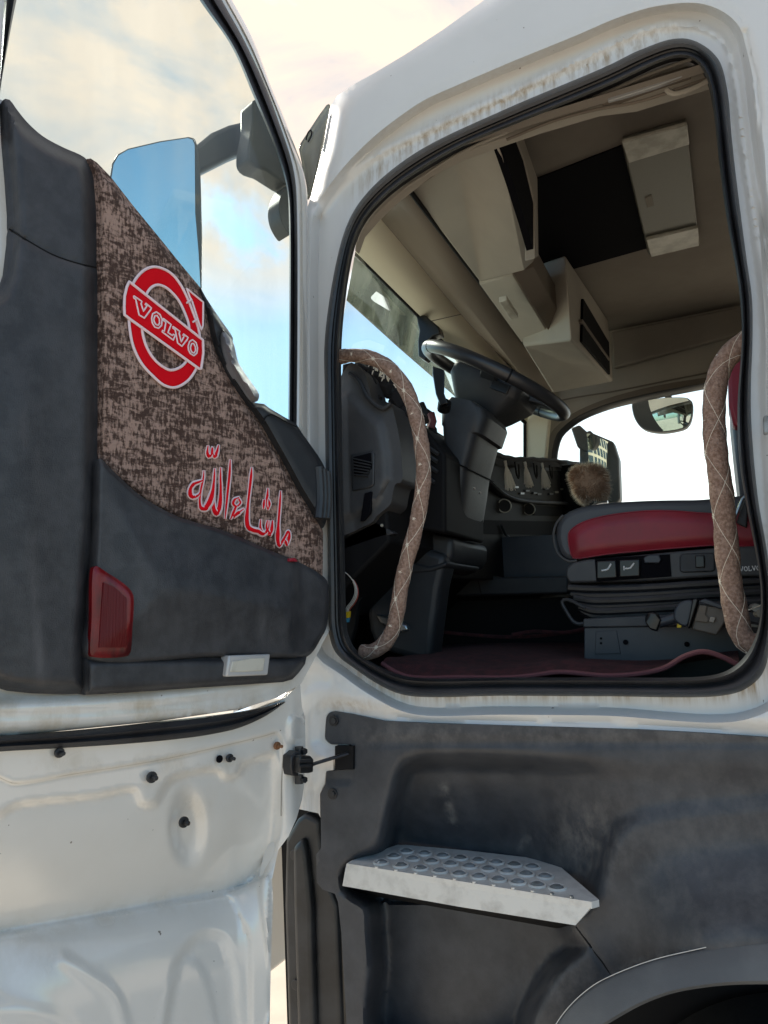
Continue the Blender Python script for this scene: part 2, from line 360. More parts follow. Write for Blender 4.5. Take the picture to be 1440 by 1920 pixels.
def prism(name, pts, vec, m, parent, bevel=.004, bmi=None, **k):
    """polygon of 3D points pushed along vec"""
    bm = bmi or bmesh.new(); a = [bm.verts.new(p) for p in pts]; b = [bm.verts.new(np.asarray(p)+np.asarray(vec)) for p in pts]; n = len(a)
    fs = [bm.faces.new(a), bm.faces.new(b[::-1])]+[bm.faces.new((a[i], b[i], b[(i+1) % n], a[(i+1) % n])) for i in range(n)]
    bmesh.ops.recalc_face_normals(bm, faces=fs)
    if bmi is not None: return
    return from_bm(name, bm, m, parent, bevel=bevel, **k)
def boxp(name, px, y, depth, m, parent, **k):     # outline in the picture on the plane y, pushed inward
    return prism(name, [aY(p[0], p[1], y) for p in px], (0, depth, 0), m, parent, **k)
def boxd(name, px, off, depth, m, parent, **k):   # the same on the door plane, pushed away from its inner side
    return prism(name, [aD(p[0], p[1], off) for p in px], -DN*depth, m, parent, **k)
def quad(name, pts, m, parent, vec=(0, 0, .012), **k): return prism(name, [V(t) for t in pts], vec, m, parent, **k)
def disc(name, c, n, r, h, m, parent, seg=20, bevel=.0, bmi=None, r2=None, **k):
    n = Vector(n).normalized(); q = n.to_track_quat('Z', 'Y').to_matrix().to_4x4()
    bm = bmi or bmesh.new()
    bmesh.ops.create_cone(bm, cap_ends=True, segments=seg, radius1=r, radius2=r if r2 is None else r2, depth=h, matrix=Matrix.Translation(Vector(c)+n*h/2)@q)
    if bmi is not None: return
    return from_bm(name, bm, m, parent, bevel=bevel, **k)
def letters(bm, word, origin, ux, uy, size, w, off=0., gap=1.0):
    """slab letters as strokes; ux, uy unit vectors on the surface"""
    G = {'V': [[(0, 1), (.32, 0), (.64, 1)], [(-.1, 1), (.14, 1)], [(.5, 1), (.74, 1)]],
         'O': [[(.35+.33*math.cos(a), .5+.5*math.sin(a)) for a in np.linspace(0, 2*math.pi, 15)]],
         'L': [[(.12, 1), (.12, 0)], [(0, 1), (.27, 1)], [(0, 0), (.58, 0), (.60, .28)]]}
    x = 0; nrm = np.cross(ux, uy); cnt = 0
    for ch in word:
        for st in G[ch]:
            P = [origin+ux*(x+p[0])*size+uy*p[1]*size+nrm*(off+cnt*.00006) for p in st]; cnt += 1
            tube('', dens(np.array(P), size*.2, False), w, None, None, seg=6, flat=1., bmi=bm)
        x += .88*gap
    return bm

# ------------------------------------------------------------------ setting
bm = bmesh.new(); bmesh.ops.create_grid(bm, x_segments=2, y_segments=2, size=900, matrix=Matrix.Translation((0, 0, -.235)))
g = from_bm('ground', bm, 'ground', None); g['kind'] = 'structure'

# ================================================================== THE TRUCK
truck = empty('truck', (-.5, 2.7, 0), 'white lorry with its driver door swung open, seen from beside the cab step', 'truck')
SO = spl([(760,1302),(712,1283),(669,1255),(631,1224),(617,1182),(615,1099),(613,960),(610,734),(610,640),(625,525),(645,440),(665,395),(696,355),(745,312),(807,272),(951,205),(1140,125),(1200,96),(1268,74),(1307,80),(1345,111),(1362,167),(1370,250),(1379,333),(1398,480),(1409,560),(1410,640),(1407,720),(1408,800),(1420,933),(1437,1033),(1446,1120),(1441,1215),(1428,1262),(1395,1291),(1350,1303),(1133,1304),(950,1303)], 12, True)
SI = spl([(756,1271),(722,1260),(690,1240),(652,1213),(645,1168),(643,1080),(640,960),(636,734),(636,640),(646,540),(660,460),(672,425),(700,388),(745,348),(800,312),(862,276),(951,239),(1101,178),(1180,144),(1235,116),(1275,104),(1301,108),(1322,132),(1335,180),(1343,250),(1352,333),(1366,430),(1385,528),(1392,640),(1383,733),(1386,867),(1410,1000),(1425,1080),(1428,1150),(1415,1205),(1377,1253),(1340,1268),(1290,1271),(1133,1271),(950,1271)], 12, True)
RING = spl([(770,1332),(700,1300),(640,1258),(598,1225),(589,1150),(588,950),(587,700),(588,480),(594,400),(640,328),(700,265),(760,218),(800,192),(860,165),(960,122),(1080,73),(1165,37),(1240,16),(1320,14),(1375,45),(1400,110),(1412,200),(1428,330),(1450,480),(1466,640),(1466,800),(1475,950),(1490,1100),(1492,1230),(1460,1310),(1390,1345),(1133,1336),(950,1334)], 14, True)
RIDGE2 = spl([(600,398),(640,341),(700,292),(834,228),(960,172),(1100,104),(1200,58),(1262,44),(1320,54),(1358,80),(1380,150),(1392,250),(1404,333),(1425,480),(1437,600),(1437,760),(1446,930),(1464,1100)], 14)
cov = [(612,1352),(613,1343),(618,1336),(630,1334),(660,1339),(720,1352),(810,1357),(1000,1362),(1200,1368),(1320,1375),(1520,1388),(1520,1775),(1440,1778),(1370,1778),(1293,1790),(1220,1808),(1147,1834),(1110,1853),(1070,1886),(1040,1925),(1025,1960),(652,1960),(640,1750),(634,1692),(628,1676),(605,1668),(594,1655),(593,1602),(602,1590),(601,1488),(610,1470),(612,1446),(655,1443),(663,1436),(662,1399),(656,1395),(620,1395),(610,1385)]
BG = spl([(1396,60),(1418,160),(1428,330),(1436,500),(1444,640),(1447,800),(1458,930),(1474,1100),(1478,1250)], 14)
def bodyh(Q):
    d = sdf(Q, SO); rg = sdf(Q, RING); top = sst(420, 340, Q[:, 1])
    h = 1.515-.045*sst(-12, 10, rg)                 # proud skin outside the ring
    h -= .010*sst(3, -14, np.abs(seg_dist(Q, RIDGE2)))*0
    r2 = seg_dist(Q, RIDGE2); h -= .009*np.exp(-(r2/7.)**2)
    h += .004*np.exp(-((rg-16)/5.)**2)
    h += .004*np.exp(-(seg_dist(Q, spl([(640,420),(700,345),(800,290),(951,222),(1140,143),(1268,92)], 20))-26)**2/60.)*top
    # hinge pillar relief
    h += .006*np.exp(-(np.abs(Q[:, 0]-(597-(Q[:, 1]-800)*.01))/5.)**2)*sst(360, 420, Q[:, 1])*sst(1250, 1150, Q[:, 1])
    rec = spl([(1020,1334),(1165,1336),(1175,1345),(1165,1355),(1025,1353),(1014,1343)], 6, True); h += .006*sst(3, -4, sdf(Q, rec))
    k = spl([(575,1250),(610,1262),(620,1275),(616,1288),(590,1290),(570,1300)], 6, True); h += .007*sst(3, -5, sdf(Q, k))
    h += .03*sst(1350, 1420, Q[:, 1])*sst(640, 600, Q[:, 0])*0
    h += .07*sst(185+60, 120, Q[:, 1]+0*Q[:, 0])*0
    sc_ = sdf(Q, np.array(cov)); h += .06*sst(1, -6, sc_)+.020*sst(34, 6, sc_)
    h += .010*np.exp(-(seg_dist(Q, BG)/4.5)**2)
    edge = seg_dist(Q, np.array([(582,372),(595,320),(607,270),(620,200),(640,165),(700,118),(800,60),(900,0),(1000,-70)])); h += .05*np.clip(1-edge/38., 0, 1)**2
    return h
def bodydirt(Q):
    d = seg_dist(Q, SO, True); r = .85*np.exp(-((d-16)/16.)**2)*sst(430, 330, Q[:, 1])*sst(620, 700, Q[:, 0])*sst(1330, 1200, Q[:, 0])
    low = sst(1150, 1280, Q[:, 1]); r += low*(.75*np.exp(-(d/13.)**2)+.45*np.exp(-((Q[:, 0]-650)/60.)**2-((Q[:, 1]-1325)/16.)**2))
    r += .8*np.exp(-((Q[:, 0]-1425)/30.)**2-((Q[:, 1]-1290)/25.)**2)
    r += .8*sst(590, 560, Q[:, 0])*0+.5*np.exp(-((Q[:, 0]-570)/30.)**2-((Q[:, 1]-1500)/30.)**2)
    r += .15*np.exp(-(seg_dist(Q, RING, True)/9.)**2)*sst(420, 330, Q[:, 1])
    return r
body_out = [(574,395),(582,372),(595,320),(607,270),(612,240),(620,198),(632,180),(660,160),(700,138),(760,102),(830,56),(900,6),(960,-40),(1520,-60),(1520,1420),(700,1420),(625,1420),(625,1580),(597,1525),(556,1516),(540,1420),(540,1200),(565,1180),(568,800),(568,500)]
panel('cab_side_panel', body_out, SY, 'white_paint', truck, s=8, holes=[SO[::1]], con=[(RING, (-12,-6,0,5,10), True), (RIDGE2, (-10,-5,0,5,10), False), (np.array(cov, float), (-9,-1,4,10), True), (BG, (-8,-4,0,4,8), False)], hh=bodyh, dirt_glint=bodydirt, thick=(0, .05, 0), angle=50)
# door opening rubber
n = 420; so = resample(SO, n); si = resample(SI, 1600); idx = [int(np.argmin(np.sum((si-p)**2, 1))) for p in so]; si = si[idx]
si = np.stack([np.convolve(np.r_[si[-6:, k], si[:, k], si[:6, k]], np.ones(13)/13, 'valid') for k in range(2)], 1)
prof = [(-.12, 1.53), (0, 1.505), (.06, 1.482), (.22, 1.470), (.42, 1.474), (.52, 1.486), (.62, 1.488), (.70, 1.476), (.84, 1.472), (.96, 1.486), (1.0, 1.51), (1.0, 1.56), (.96, 1.60)]
bm = bmesh.new(); rings = [[bm.verts.new(aY(*(so[i]+(si[i]-so[i])*t), y)) for t, y in prof] for i in range(n)]
for i in range(n):
    A, B = rings[i], rings[(i+1) % n]
    for j in range(len(prof)-1): bm.faces.new((A[j], A[j+1], B[j+1], B[j]))
from_bm('door_opening_seal', bm, 'black_rubber', truck, angle=60)
# inner returns of the opening (sill and pillars inside the rubber)
bm = bmesh.new(); rings = [[bm.verts.new(aY(*si[i], y)) for y in (1.60,)]+[bm.verts.new(aY(*si[i], 1.60)+np.array([0, .012, 0]))] for i in range(n)]
for i in range(n):
    A, B = rings[i], rings[(i+1) % n]; bm.faces.new((A[0], A[1], B[1], B[0]))
from_bm('opening_reveal', bm, 'reveal', truck)

# --- cab shell: roof, walls that close the cab in
def slab(name, lo, hi, m, **k):
    bm = bmesh.new(); lo, hi = np.array(lo), np.array(hi)
    bmesh.ops.create_cube(bm, size=1, matrix=Matrix.Translation(Vector((lo+hi)/2))@Matrix.Diagonal(Vector((*(hi-lo), 1))))
    return from_bm(name, bm, m, truck, **k)
slab('rear_side_panel', (.175, 1.472, 1.43), (1.3, 1.52, 3.32), 'white_paint', bevel=.006)
slab('rear_side_cover', (.175, 1.476, 1.10), (1.3, 1.52, 1.425), 'cover_plastic', bevel=.006)
slab('headliner', (-.74, 1.90, 3.105), (1.25, 3.90, 3.125), 'headliner')
slab('rear_wall', (1.25, 1.56, 1.3), (1.30, 3.93, 3.14), 'taupe')
slab('cab_floor', (-1.25, 1.57, 1.38), (1.25, 3.9, 1.425), 'dark')
slab('firewall', (-1.30, 1.70, 1.2), (-1.26, 3.9, 2.12), 'dark')
slab('front_panel', (-1.40, 1.80, 1.04), (-1.34, 3.85, 2.10), 'white_paint', bevel=.01)
slab('far_foot_wall', (-1.26, 3.86, 1.38), (-.6, 3.90, 2.4), 'dark')
slab('engine_tunnel', (-1.2, 2.62, 1.42), (1.2, 3.2, 1.66), 'dark')
slab('near_side_lining', (.12, 1.56, 1.42), (1.25, 1.60, 2.75), 'taupe_dark')
prism('roof_side_lining', [(-.74, 1.60, 2.80), (1.25, 1.60, 2.74), (1.25, 1.98, 3.12), (-.74, 1.98, 3.12)], (0, -.015, .012), 'headliner', truck, bevel=0)
# white roof skin between the side panel and the roof
rp_ = [aY(q[0]+4, q[1]+3, 1.53) for q in ((607,270),(620,205),(640,172),(700,130),(760,96),(830,50),(900,2),(960,-44))]+[np.array([1.3, 1.53, 3.34])]
bm = bmesh.new(); ra = [[bm.verts.new((p[0]+dx, y_, p[2]-.03+dz)) for p in rp_] for y_, dx, dz in ((1.51, 0, 0), (1.60, 0, .03), (1.80, 0, .17), (2.1, 0, .24), (3.4, 0, .24), (3.8, 0, .1), (3.94, 0, -.03))]
for A, B in zip(ra[:-1], ra[1:]):
    for j in range(len(A)-1): bm.faces.new((A[j], A[j+1], B[j+1], B[j]))
from_bm('cab_roof', bm, 'white_paint', truck)
slab('far_cab_side', (-.85, 3.93, .9), (1.3, 3.95, 2.0), 'white_paint')
# far wall with its window
FW = spl([(1040,858),(1043,836),(1050,815),(1064,800),(1090,782),(1140,762),(1200,747),(1280,731),(1360,716),(1440,704),(1470,740),(1480,960),(1400,1000),(1200,1010),(1060,1010),(1040,940)], 12, True)
panel('far_wall', [(900,1230),(985,1140),(985,690),(1030,560),(1500,470),(1600,1230)], SY, 'taupe', truck, s=30, holes=[FW], hh=lambda Q: np.full(len(Q), 3.85), thick=(0, .06, 0))
fo = FW+0; cen = np.array([1260, 860.]); FWo = np.array([p+(p-cen)/np.linalg.norm(p-cen)*17 for p in FW]); FWm = np.array([p+(p-cen)/np.linalg.norm(p-cen)*6 for p in FW])
for nm, A_, B_, ya, yb, mm in (('window_frame', FWo, FWm, 3.84, 3.825, 'taupe_dark'), ('window_seal', FWm, FW, 3.822, 3.835, 'black_rubber')):
    bm = bmesh.new(); ra = [bm.verts.new(aY(*p, ya)) for p in A_]; rb = [bm.verts.new(aY(*p, yb)) for p in B_]; rc = [bm.verts.new(aY(*p, yb)+np.array([0, .07, 0])) for p in B_]
    for i in range(len(ra)):
        j = (i+1) % len(ra); bm.faces.new((ra[i], ra[j], rb[j], rb[i])); bm.faces.new((rb[i], rb[j], rc[j], rc[i]))
    from_bm(nm, bm, mm, truck, angle=60)
panel('far_window_pane', [tuple(p) for p in FW], SY, 'far_glass', truck, s=60, hh=lambda Q: np.full(len(Q), 3.89))
tube('lining_seam', [aY(*p, 3.83) for p in spl([(1010,760),(1080,745),(1150,734),(1260,712),(1400,684)], 20)], .004, 'taupe_dark', truck, seg=6)
quad('wall_rail', [(1145,622,'Y',3.80), (1400,572,'Y',3.80), (1400,622,'Y',3.80), (1150,690,'Y',3.80)], 'headliner', truck, vec=(0, .04, 0), bevel=.01)
boxp('far_window_pillar', [(982,700), (1034,690), (1030,790), (1022,870), (984,870)], 3.76, .05, 'cream', truck, bevel=.01)
boxp('pillar_gasket', [(981,770), (986,770), (986,868), (981,868)], 3.75, .02, 'dark', truck, bevel=0)
# near front pillar, seen through nothing but closing the cab at the front corner
prism('front_pillar', [(-.985, 1.56, 1.4), (-.93, 1.56, 1.4), (-.93, 1.56, 2.2), (-.985, 1.56, 2.2)], (-.05, .10, 0), 'plastic', truck, bevel=.01)

# --- windscreen, curved in plan and raked
plan = spl([(-.97, 1.66), (-1.12, 1.80), (-1.22, 2.05), (-1.26, 2.7), (-1.22, 3.4), (-1.12, 3.68), (-.93, 3.86)], .12)
bm = bmesh.new(); lo_ = [bm.verts.new((p[0], p[1], 2.15)) for p in plan]; hi_ = [bm.verts.new((p[0]+.20, p[1], 3.0)) for p in plan]
for i in range(len(plan)-1): bm.faces.new((lo_[i], lo_[i+1], hi_[i+1], hi_[i]))
from_bm('windscreen', bm, 'windscreen_glass', truck)
# header panel in cream, brown beam behind it
hdr = [(650,455,'X',-1.06), (752,556,'X',-1.06), (800,604,'X',-1.06), (870,680,'X',-1.04), (985,790,'Y',3.74), (1012,742,'Y',3.72), (955,680,'X',-.93), (880,600,'X',-.93), (790,497,'X',-.93), (703,392,'X',-.93), (668,420,'X',-.98)]
bm = bmesh.new(); vs = [bm.verts.new(V(t)) for t in hdr]
for a, b, c, d in ((0, 1, 8, 9), (1, 2, 7, 8), (2, 3, 6, 7), (3, 4, 5, 6)): bm.faces.new((vs[a], vs[b], vs[c], vs[d]))
bm.faces.new((vs[0], vs[9], vs[10]))
hd = from_bm('header_panel', bm, 'cream', truck)
sm = hd.modifiers.new('t', 'SOLIDIFY'); sm.thickness = .012; sm.offset = 0
tube('header_seam', [V(t) for t in ((870,588,'X',-.922), (800,604,'X',-1.035))], .0016, 'taupe_dark', hd, seg=6)
tube('header_seal', [V(t) for t in ((650,458,'X',-1.07), (700,506,'X',-1.07), (800,607,'X',-1.07), (870,683,'X',-1.05), (985,793,'Y',3.72))], .010, 'dark', truck, seg=8)
beam = [(706,394,'X',-.93), (738,371,'X',-.84), (764,352,'X',-.74), (900,530,'X',-.74), (985,645,'X',-.74), (1040,728,'Y',3.66), (1008,740,'Y',3.70), (955,682,'X',-.925), (880,602,'X',-.925)]
bm = bmesh.new(); vs = [bm.verts.new(V(t)) for t in beam]
mid = [bm.verts.new(V(t)) for t in ((870,556,'X',-.83), (955,668,'X',-.83))]
for f in ((0, 1, 9, 8), (1, 2, 3, 9), (9, 3, 4, 10), (8, 9, 10, 7), (10, 4, 5, 6), (7, 10, 6)): 
    ff = [(vs+mid)[9+0] if i == 9 else (vs+mid)[i] for i in f]
    bm.faces.new(ff)
bb = from_bm('roof_beam', bm, 'taupe_dark', truck); sm = bb.modifiers.new('t', 'SOLIDIFY'); sm.thickness = .02; sm.offset = 0
tube('beam_gap', [V(t) for t in ((764,352,'X',-.735), (900,530,'X',-.735), (1035,712,'X',-.735))], .008, 'dark', truck, seg=8)
tube('beam_lip', [V(t) for t in ((706,394,'X',-.925), (800,507,'X',-.925), (878,600,'X',-.925))], .006, 'taupe', truck, seg=8)
# overhead lockers
nb = [(762,351,'X',-.74), (850,300,'X',-.60), (932,266,'X',-.43), (942,300,'X',-.43), (1004,475,'X',-.46), (1003,494,'X',-.47), (985,504,'X',-.50), (900,531,'X',-.72)]
lk = prism('near_overhead_locker', [V(t) for t in nb], (0, 0, .32), 'taupe', truck, bevel=.012)
boxx = lambda nm, px, x, dx, m, par, **k: prism(nm, [aX(p[0], p[1], x) for p in px], (dx, 0, 0), m, par, **k)
boxx('locker_opening', [(938,270), (968,258), (984,300), (1003,380), (1003,478), (985,415), (962,340)], -.425, -.02, 'roof_black', lk, bevel=0)
boxx('locker_rim', [(968,258), (980,253), (1008,335), (1010,480), (1003,485), (1003,380), (984,300)], -.42, -.03, 'taupe', lk, bevel=.003)
cs = quad('centre_console', [(898,533,'X',-.72), (962,514,'X',-.56), (1034,633,'X',-.56), (978,643,'X',-.72)], 'taupe', truck, vec=(0, 0, .2), bevel=.008)
quad('console_side', [(962,513,'X',-.552), (1000,500,'X',-.50), (1055,600,'X',-.50), (1036,634,'X',-.552)], 'taupe_dark', truck, vec=(0, .02, .1), bevel=.004)
quad('console_light', [(936,567,'X',-.64), (950,563,'X',-.61), (972,597,'X',-.61), (958,601,'X',-.64)], 'clear_plastic', cs, vec=(0, 0, .02), bevel=.002)
tube('locker_seam', [V(t) for t in ((770,358,'X',-.735), (846,306,'X',-.60), (928,272,'X',-.44))], .0022, 'taupe_dark', lk, seg=6)
fb = prism('far_overhead_locker', [V(t) for t in ((980,647,'X',-.70), (1072,638,'X',-.44), (1150,716,'X',-.44), (1036,738,'X',-.70))], (0, 0, .34), 'taupe', truck, bevel=.012)
boxx('locker_opening', [(1094,560), (1142,642), (1144,702), (1092,640)], -.430, -.02, 'roof_black', fb, bevel=0)
boxx('locker_divider', [(1092,598), (1143,672), (1143,676), (1092,603)], -.425, -.03, 'taupe_dark', fb, bevel=0)
# roof panel, hatch, latches
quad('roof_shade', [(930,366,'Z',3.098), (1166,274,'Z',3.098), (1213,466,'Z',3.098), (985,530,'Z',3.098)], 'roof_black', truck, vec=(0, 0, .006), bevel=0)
ht = quad('roof_hatch', [(1167,271,'Z',3.075), (1288,236,'Z',3.075), (1311,457,'Z',3.075), (1216,479,'Z',3.075)], 'hatch_plastic', truck, vec=(0, 0, .028), bevel=.006)
quad('latch', [(1166,268,'Z',3.06), (1289,234,'Z',3.06), (1293,272,'Z',3.06), (1178,307,'Z',3.06)], 'clear_plastic', ht, vec=(0, 0, .014), bevel=.004)
quad('latch', [(1211,450,'Z',3.06), (1309,427,'Z',3.06), (1312,461,'Z',3.06), (1220,483,'Z',3.06)], 'clear_plastic', ht, vec=(0, 0, .014), bevel=.004)
quad('hatch_handle', [(1209,372,'Z',3.07), (1222,367,'Z',3.07), (1226,386,'Z',3.07), (1214,391,'Z',3.07)], 'taupe', ht, vec=(0, 0, .006), bevel=.002)
# rail above the door with the reading light
rail = boxp('roof_rail', [(664,470),(672,425),(700,388),(745,348),(800,312),(862,274),(951,237),(1101,176),(1235,114),(1290,100),(1330,135),(1338,150),(1190,196),(1120,205),(1010,238),(940,262),(862,290),(800,322),(770,346),(735,374),(700,408),(676,436)], 1.615, .03, 'taupe', truck, bevel=.004)
boxp('reading_lamp', [(1126,178),(1230,140),(1290,122),(1296,140),(1240,158),(1130,198)], 1.600, .02, 'taupe_dark', rail, bevel=.004)
boxp('lamp_lens', [(1138,178),(1225,148),(1276,131),(1280,143),(1228,162),(1140,190)], 1.594, .012, 'lens', rail, bevel=.002)
tube('rail_moulding', [aY(*p, 1.602) for p in spl([(760,352),(862,288),(950,248),(1101,190),(1220,138),(1310,106)], 15)], .004, 'taupe', rail, seg=8)
tube('rail_moulding', [aY(*p, 1.598) for p in spl([(950,262),(1040,226),(1120,205),(1200,190),(1330,146)], 15)], .0035, 'taupe_dark', rail, seg=8)
tube('grab_loop', [aY(*p, 1.59) for p in spl([(1250,168),(1262,176),(1300,166),(1330,150)], 8)], .006, 'taupe', rail, seg=8)

# --- dashboard
dash = prism('dashboard', [(-.86, 1.66, 2.24), (-.80, 1.66, 2.12), (-.78, 1.66, 1.80), (-1.0, 1.66, 1.62), (-1.24, 1.66, 1.62), (-1.24, 1.66, 2.12)], (0, 2.15, 0), 'dark', truck, bevel=.01)
sc2 = lambda L, s_=1: L
cap = panel('dashboard_end_cap', spl([(630,716),(640,704),(655,683),(668,684),(683,699),(691,724),(697,747),(708,757),(721,765),(730,754),(742,789),(751,838),(754,900),(751,905),(742,907),(736,926),(732,945),(718,958),(704,970),(700,977),(676,990),(652,1001),(630,1006)], 6, True), SY, 'seat_plastic', dash, s=8,
    holes=[], hh=lambda Q: 1.64-.012*sst(-4, -14, sdf(Q, np.array([(600,730),(660,730),(690,765),(722,790),(734,850),(736,900),(715,945),(690,965),(640,985),(600,990)]))), thick=(0, .10, 0), angle=50)
tube('cap_edge', [aY(*p, 1.632) for p in spl([(655,700),(672,712),(690,745),(718,766),(733,756)], 6)], .006, 'plastic', dash, seg=8)
vent = boxp('side_vent', [(657,852),(697,844),(702,850),(701,908),(694,914),(660,921)], 1.622, .02, 'plastic', dash, bevel=.004)
boxp('vent_opening', [(662,857),(695,849),(697,878),(680,888),(664,892)], 1.619, .01, 'roof_black', dash, bevel=0)
for k in range(6): boxp('vent_slat', [(662,858+6*k),(696-k*1.5,866+5*k),(696-k*1.5,868+5*k),(662,860+6*k)], 1.613, .012, 'plastic', dash, bevel=0)
boxp('card_slot', [(683,925),(697,921),(694,962),(682,976),(675,978)], 1.622, .01, 'roof_black', dash, bevel=.002)
# cloth with fringe lying on the dashboard
boxp('lower_dash_bracket', [(645,1010),(703,978),(712,982),(740,1000),(705,1010),(665,1024),(645,1030)], 1.66, .03, 'plastic', dash, bevel=.003)
boxp('lower_dash_bracket', [(645,1002),(752,1000),(745,1052),(700,1060),(645,1062)], 1.80, .10, 'plastic', dash, bevel=.006)
tube('fixing_screw', [aY(716,985,1.655), aY(716,985,1.66)], .0042, 'hatch_plastic', dash, seg=10)
# instrument housing behind the wheel
boxp('instrument_housing', [(730,760),(795,800),(835,850),(835,1000),(745,985),(752,905)], 1.86, .35, 'dark', dash, bevel=.01)
for k, (a, b) in enumerate((((748,800),(822,852)), ((750,815),(820,866)), ((752,835),(820,885)), ((754,858),(815,905)))):
    tube('switch_row', [aY(*a, 1.855), aY(*b, 1.855)], .006, 'plastic', dash, seg=6)
# centre part of the dash facing the seats
XF = -.775
cst = boxx('centre_panel', [(880,860),(1100,868),(1085,1090),(850,1085),(845,985)], XF, -.06, 'dark', dash, bevel=.004)
tube('centre_trim', [aX(*p, XF+.012) for p in spl([(880,862),(898,885),(925,915),(950,932),(975,939),(1010,942),(1110,946)], 12)], .020, 'plastic', dash, seg=10, flat=.5)
tube('centre_trim', [aX(*p, XF+.012) for p in spl([(940,985),(948,1003),(960,1010),(1050,1010)], 12)], .006, 'plastic', dash, seg=8, flat=.5)
KN = np.array([.552, -.833, 0]); KU = np.array([.833, .552, 0])
for (cx_, cy_) in ((943,950), (989,956)):
    c = aX(cx_, cy_, XF+.006); kb = disc('climate_knob', c, (.55, -.83, .05), .026, .02, 'switch', dash, bevel=.003)
    tube('knob_ring', [c+.021*KN+.026*(math.cos(a)*KU+math.sin(a)*np.array([0, 0, 1.])) for a in np.linspace(0, 2*math.pi, 24, endpoint=False)], .0022, 'clear_plastic', dash, seg=6, closed=True)
for (a, b, c_, d) in ((905,975,1055,1003), (1000,948,1060,968)):
    boxx('dash_slot', [(a,b),(c_,b+3),(c_,d),(a,d-2)], XF+.004, -.01, 'roof_black', dash, bevel=0)
for k in range(12):
    x_ = 955+k*11+random.uniform(-3, 3); y_ = 922+random.uniform(-12, 2)+k*.3
    boxx('button', [(x_,y_),(x_+7,y_),(x_+7,y_+3.4),(x_,y_+3.4)], XF+.01, -.01, random.choice(['switch', 'plastic', 'plastic', 'hatch_plastic']), dash, bevel=0)
boxx('radio_slot', [(1020,872),(1095,874),(1090,884),(1022,882)], XF+.006, -.01, 'plastic', dash, bevel=0)
# engine tunnel side and foot rest
boxp('tunnel_cover', [(832,1118),(845,1040),(862,1024),(882,1028),(890,1038),(898,1062),(912,1076),(935,1082),(1066,1080),(1066,1113)], 2.52, .10, 'plastic', truck, bevel=.008)
boxp('tunnel_wall', [(880,1010),(1075,1000),(1075,1100),(900,1100)], 2.66, .05, 'seat_metal', truck, bevel=.004)
tube('tunnel_screw', [aY(889,1035,2.515), aY(889,1035,2.52)], .009, 'steel', truck, seg=10)
tube('tunnel_seam', [aY(890,1062,2.515), aY(903,1116,2.515)], .0015, 'dark', truck, seg=6)

# --- steering column
def ring4(A, B, dep, e=.38, n_=40):
    A, B = np.array(A), np.array(B); o = []
    for t in np.linspace(0, 2*math.pi, n_, endpoint=False):
        c, s_ = math.cos(t), math.sin(t); u = .5+.5*math.copysign(abs(c)**e, c); v = .5+.5*math.copysign(abs(s_)**e, s_)
        o.append(A+(B-A)*u+np.array([0, dep*v, 0]))
    return o
def colsec(l, r, dep=.26, y0=1.98): return ring4(aY(*l, y0), aY(*r, y0), dep)
bm = bmesh.new(); secs = [colsec(*q) for q in (((838,742),(890,752)), ((824,752),(908,764)), ((820,768),(913,780)), ((820,792),(902,812)), ((823,796),(893,814)), ((825,825),(884,846)), ((824,850),(876,874)), ((821,855),(874,880)), ((806,900),(870,915)), ((788,945),(864,955)), ((768,990),(856,1006)))]
RG_ = [[bm.verts.new(p) for p in q] for q in secs]
for A, B in zip(RG_[:-1], RG_[1:]):
    for j in range(40): bm.faces.new((A[j], A[(j+1) % 40], B[(j+1) % 40], B[j]))
bm.faces.new(RG_[0][::-1]); bm.faces.new(RG_[-1]); bmesh.ops.recalc_face_normals(bm, faces=bm.faces)
col = from_bm('steering_column', bm, 'plastic', truck, angle=28)
tube('shroud_seam', [aY(*p, 1.978) for p in ((822,852),(850,866),(876,878))]+[aY(876,878,1.99)+np.array([.004, .25, 0])], .0022, 'dark', col, seg=6)
for p in ((888,916), (899,924)): 
    c = aX(p[0], p[1], -.610); disc('column_screw', c, (1, -.3, 0), .0035, .004, 'steel', col, seg=10)
boxp('column_base', [(742,1000),(760,990),(850,1008),(848,1040),(838,1060),(790,1066),(745,1052)], 1.96, .34, 'plastic', col, bevel=.02)
boxp('column_pedestal', [(703,1215),(690,1180),(686,1140),(692,1115),(704,1080),(708,1030),(742,1010),(836,1040),(833,1062),(824,1100),(816,1160),(806,1244),(745,1228)], 1.93, .10, 'plastic', col, bevel=.02)
boxp('pedestal_step', [(700,1066),(742,1045),(806,1062),(838,1052),(836,1062),(810,1072),(742,1078),(703,1092)], 1.925, .3, 'plastic', col, bevel=.008)
boxp('kick_panel', [(635,1000),(645,1000),(690,1040),(700,1085),(672,1130),(665,1180),(655,1215),(635,1215)], 1.80, .02, 'dark', truck, bevel=.004)
boxp('brake_pedal', [(704,1152),(735,1158),(762,1172),(765,1182),(752,1186),(712,1168)], 1.915, .02, 'steel', truck, bevel=.006)
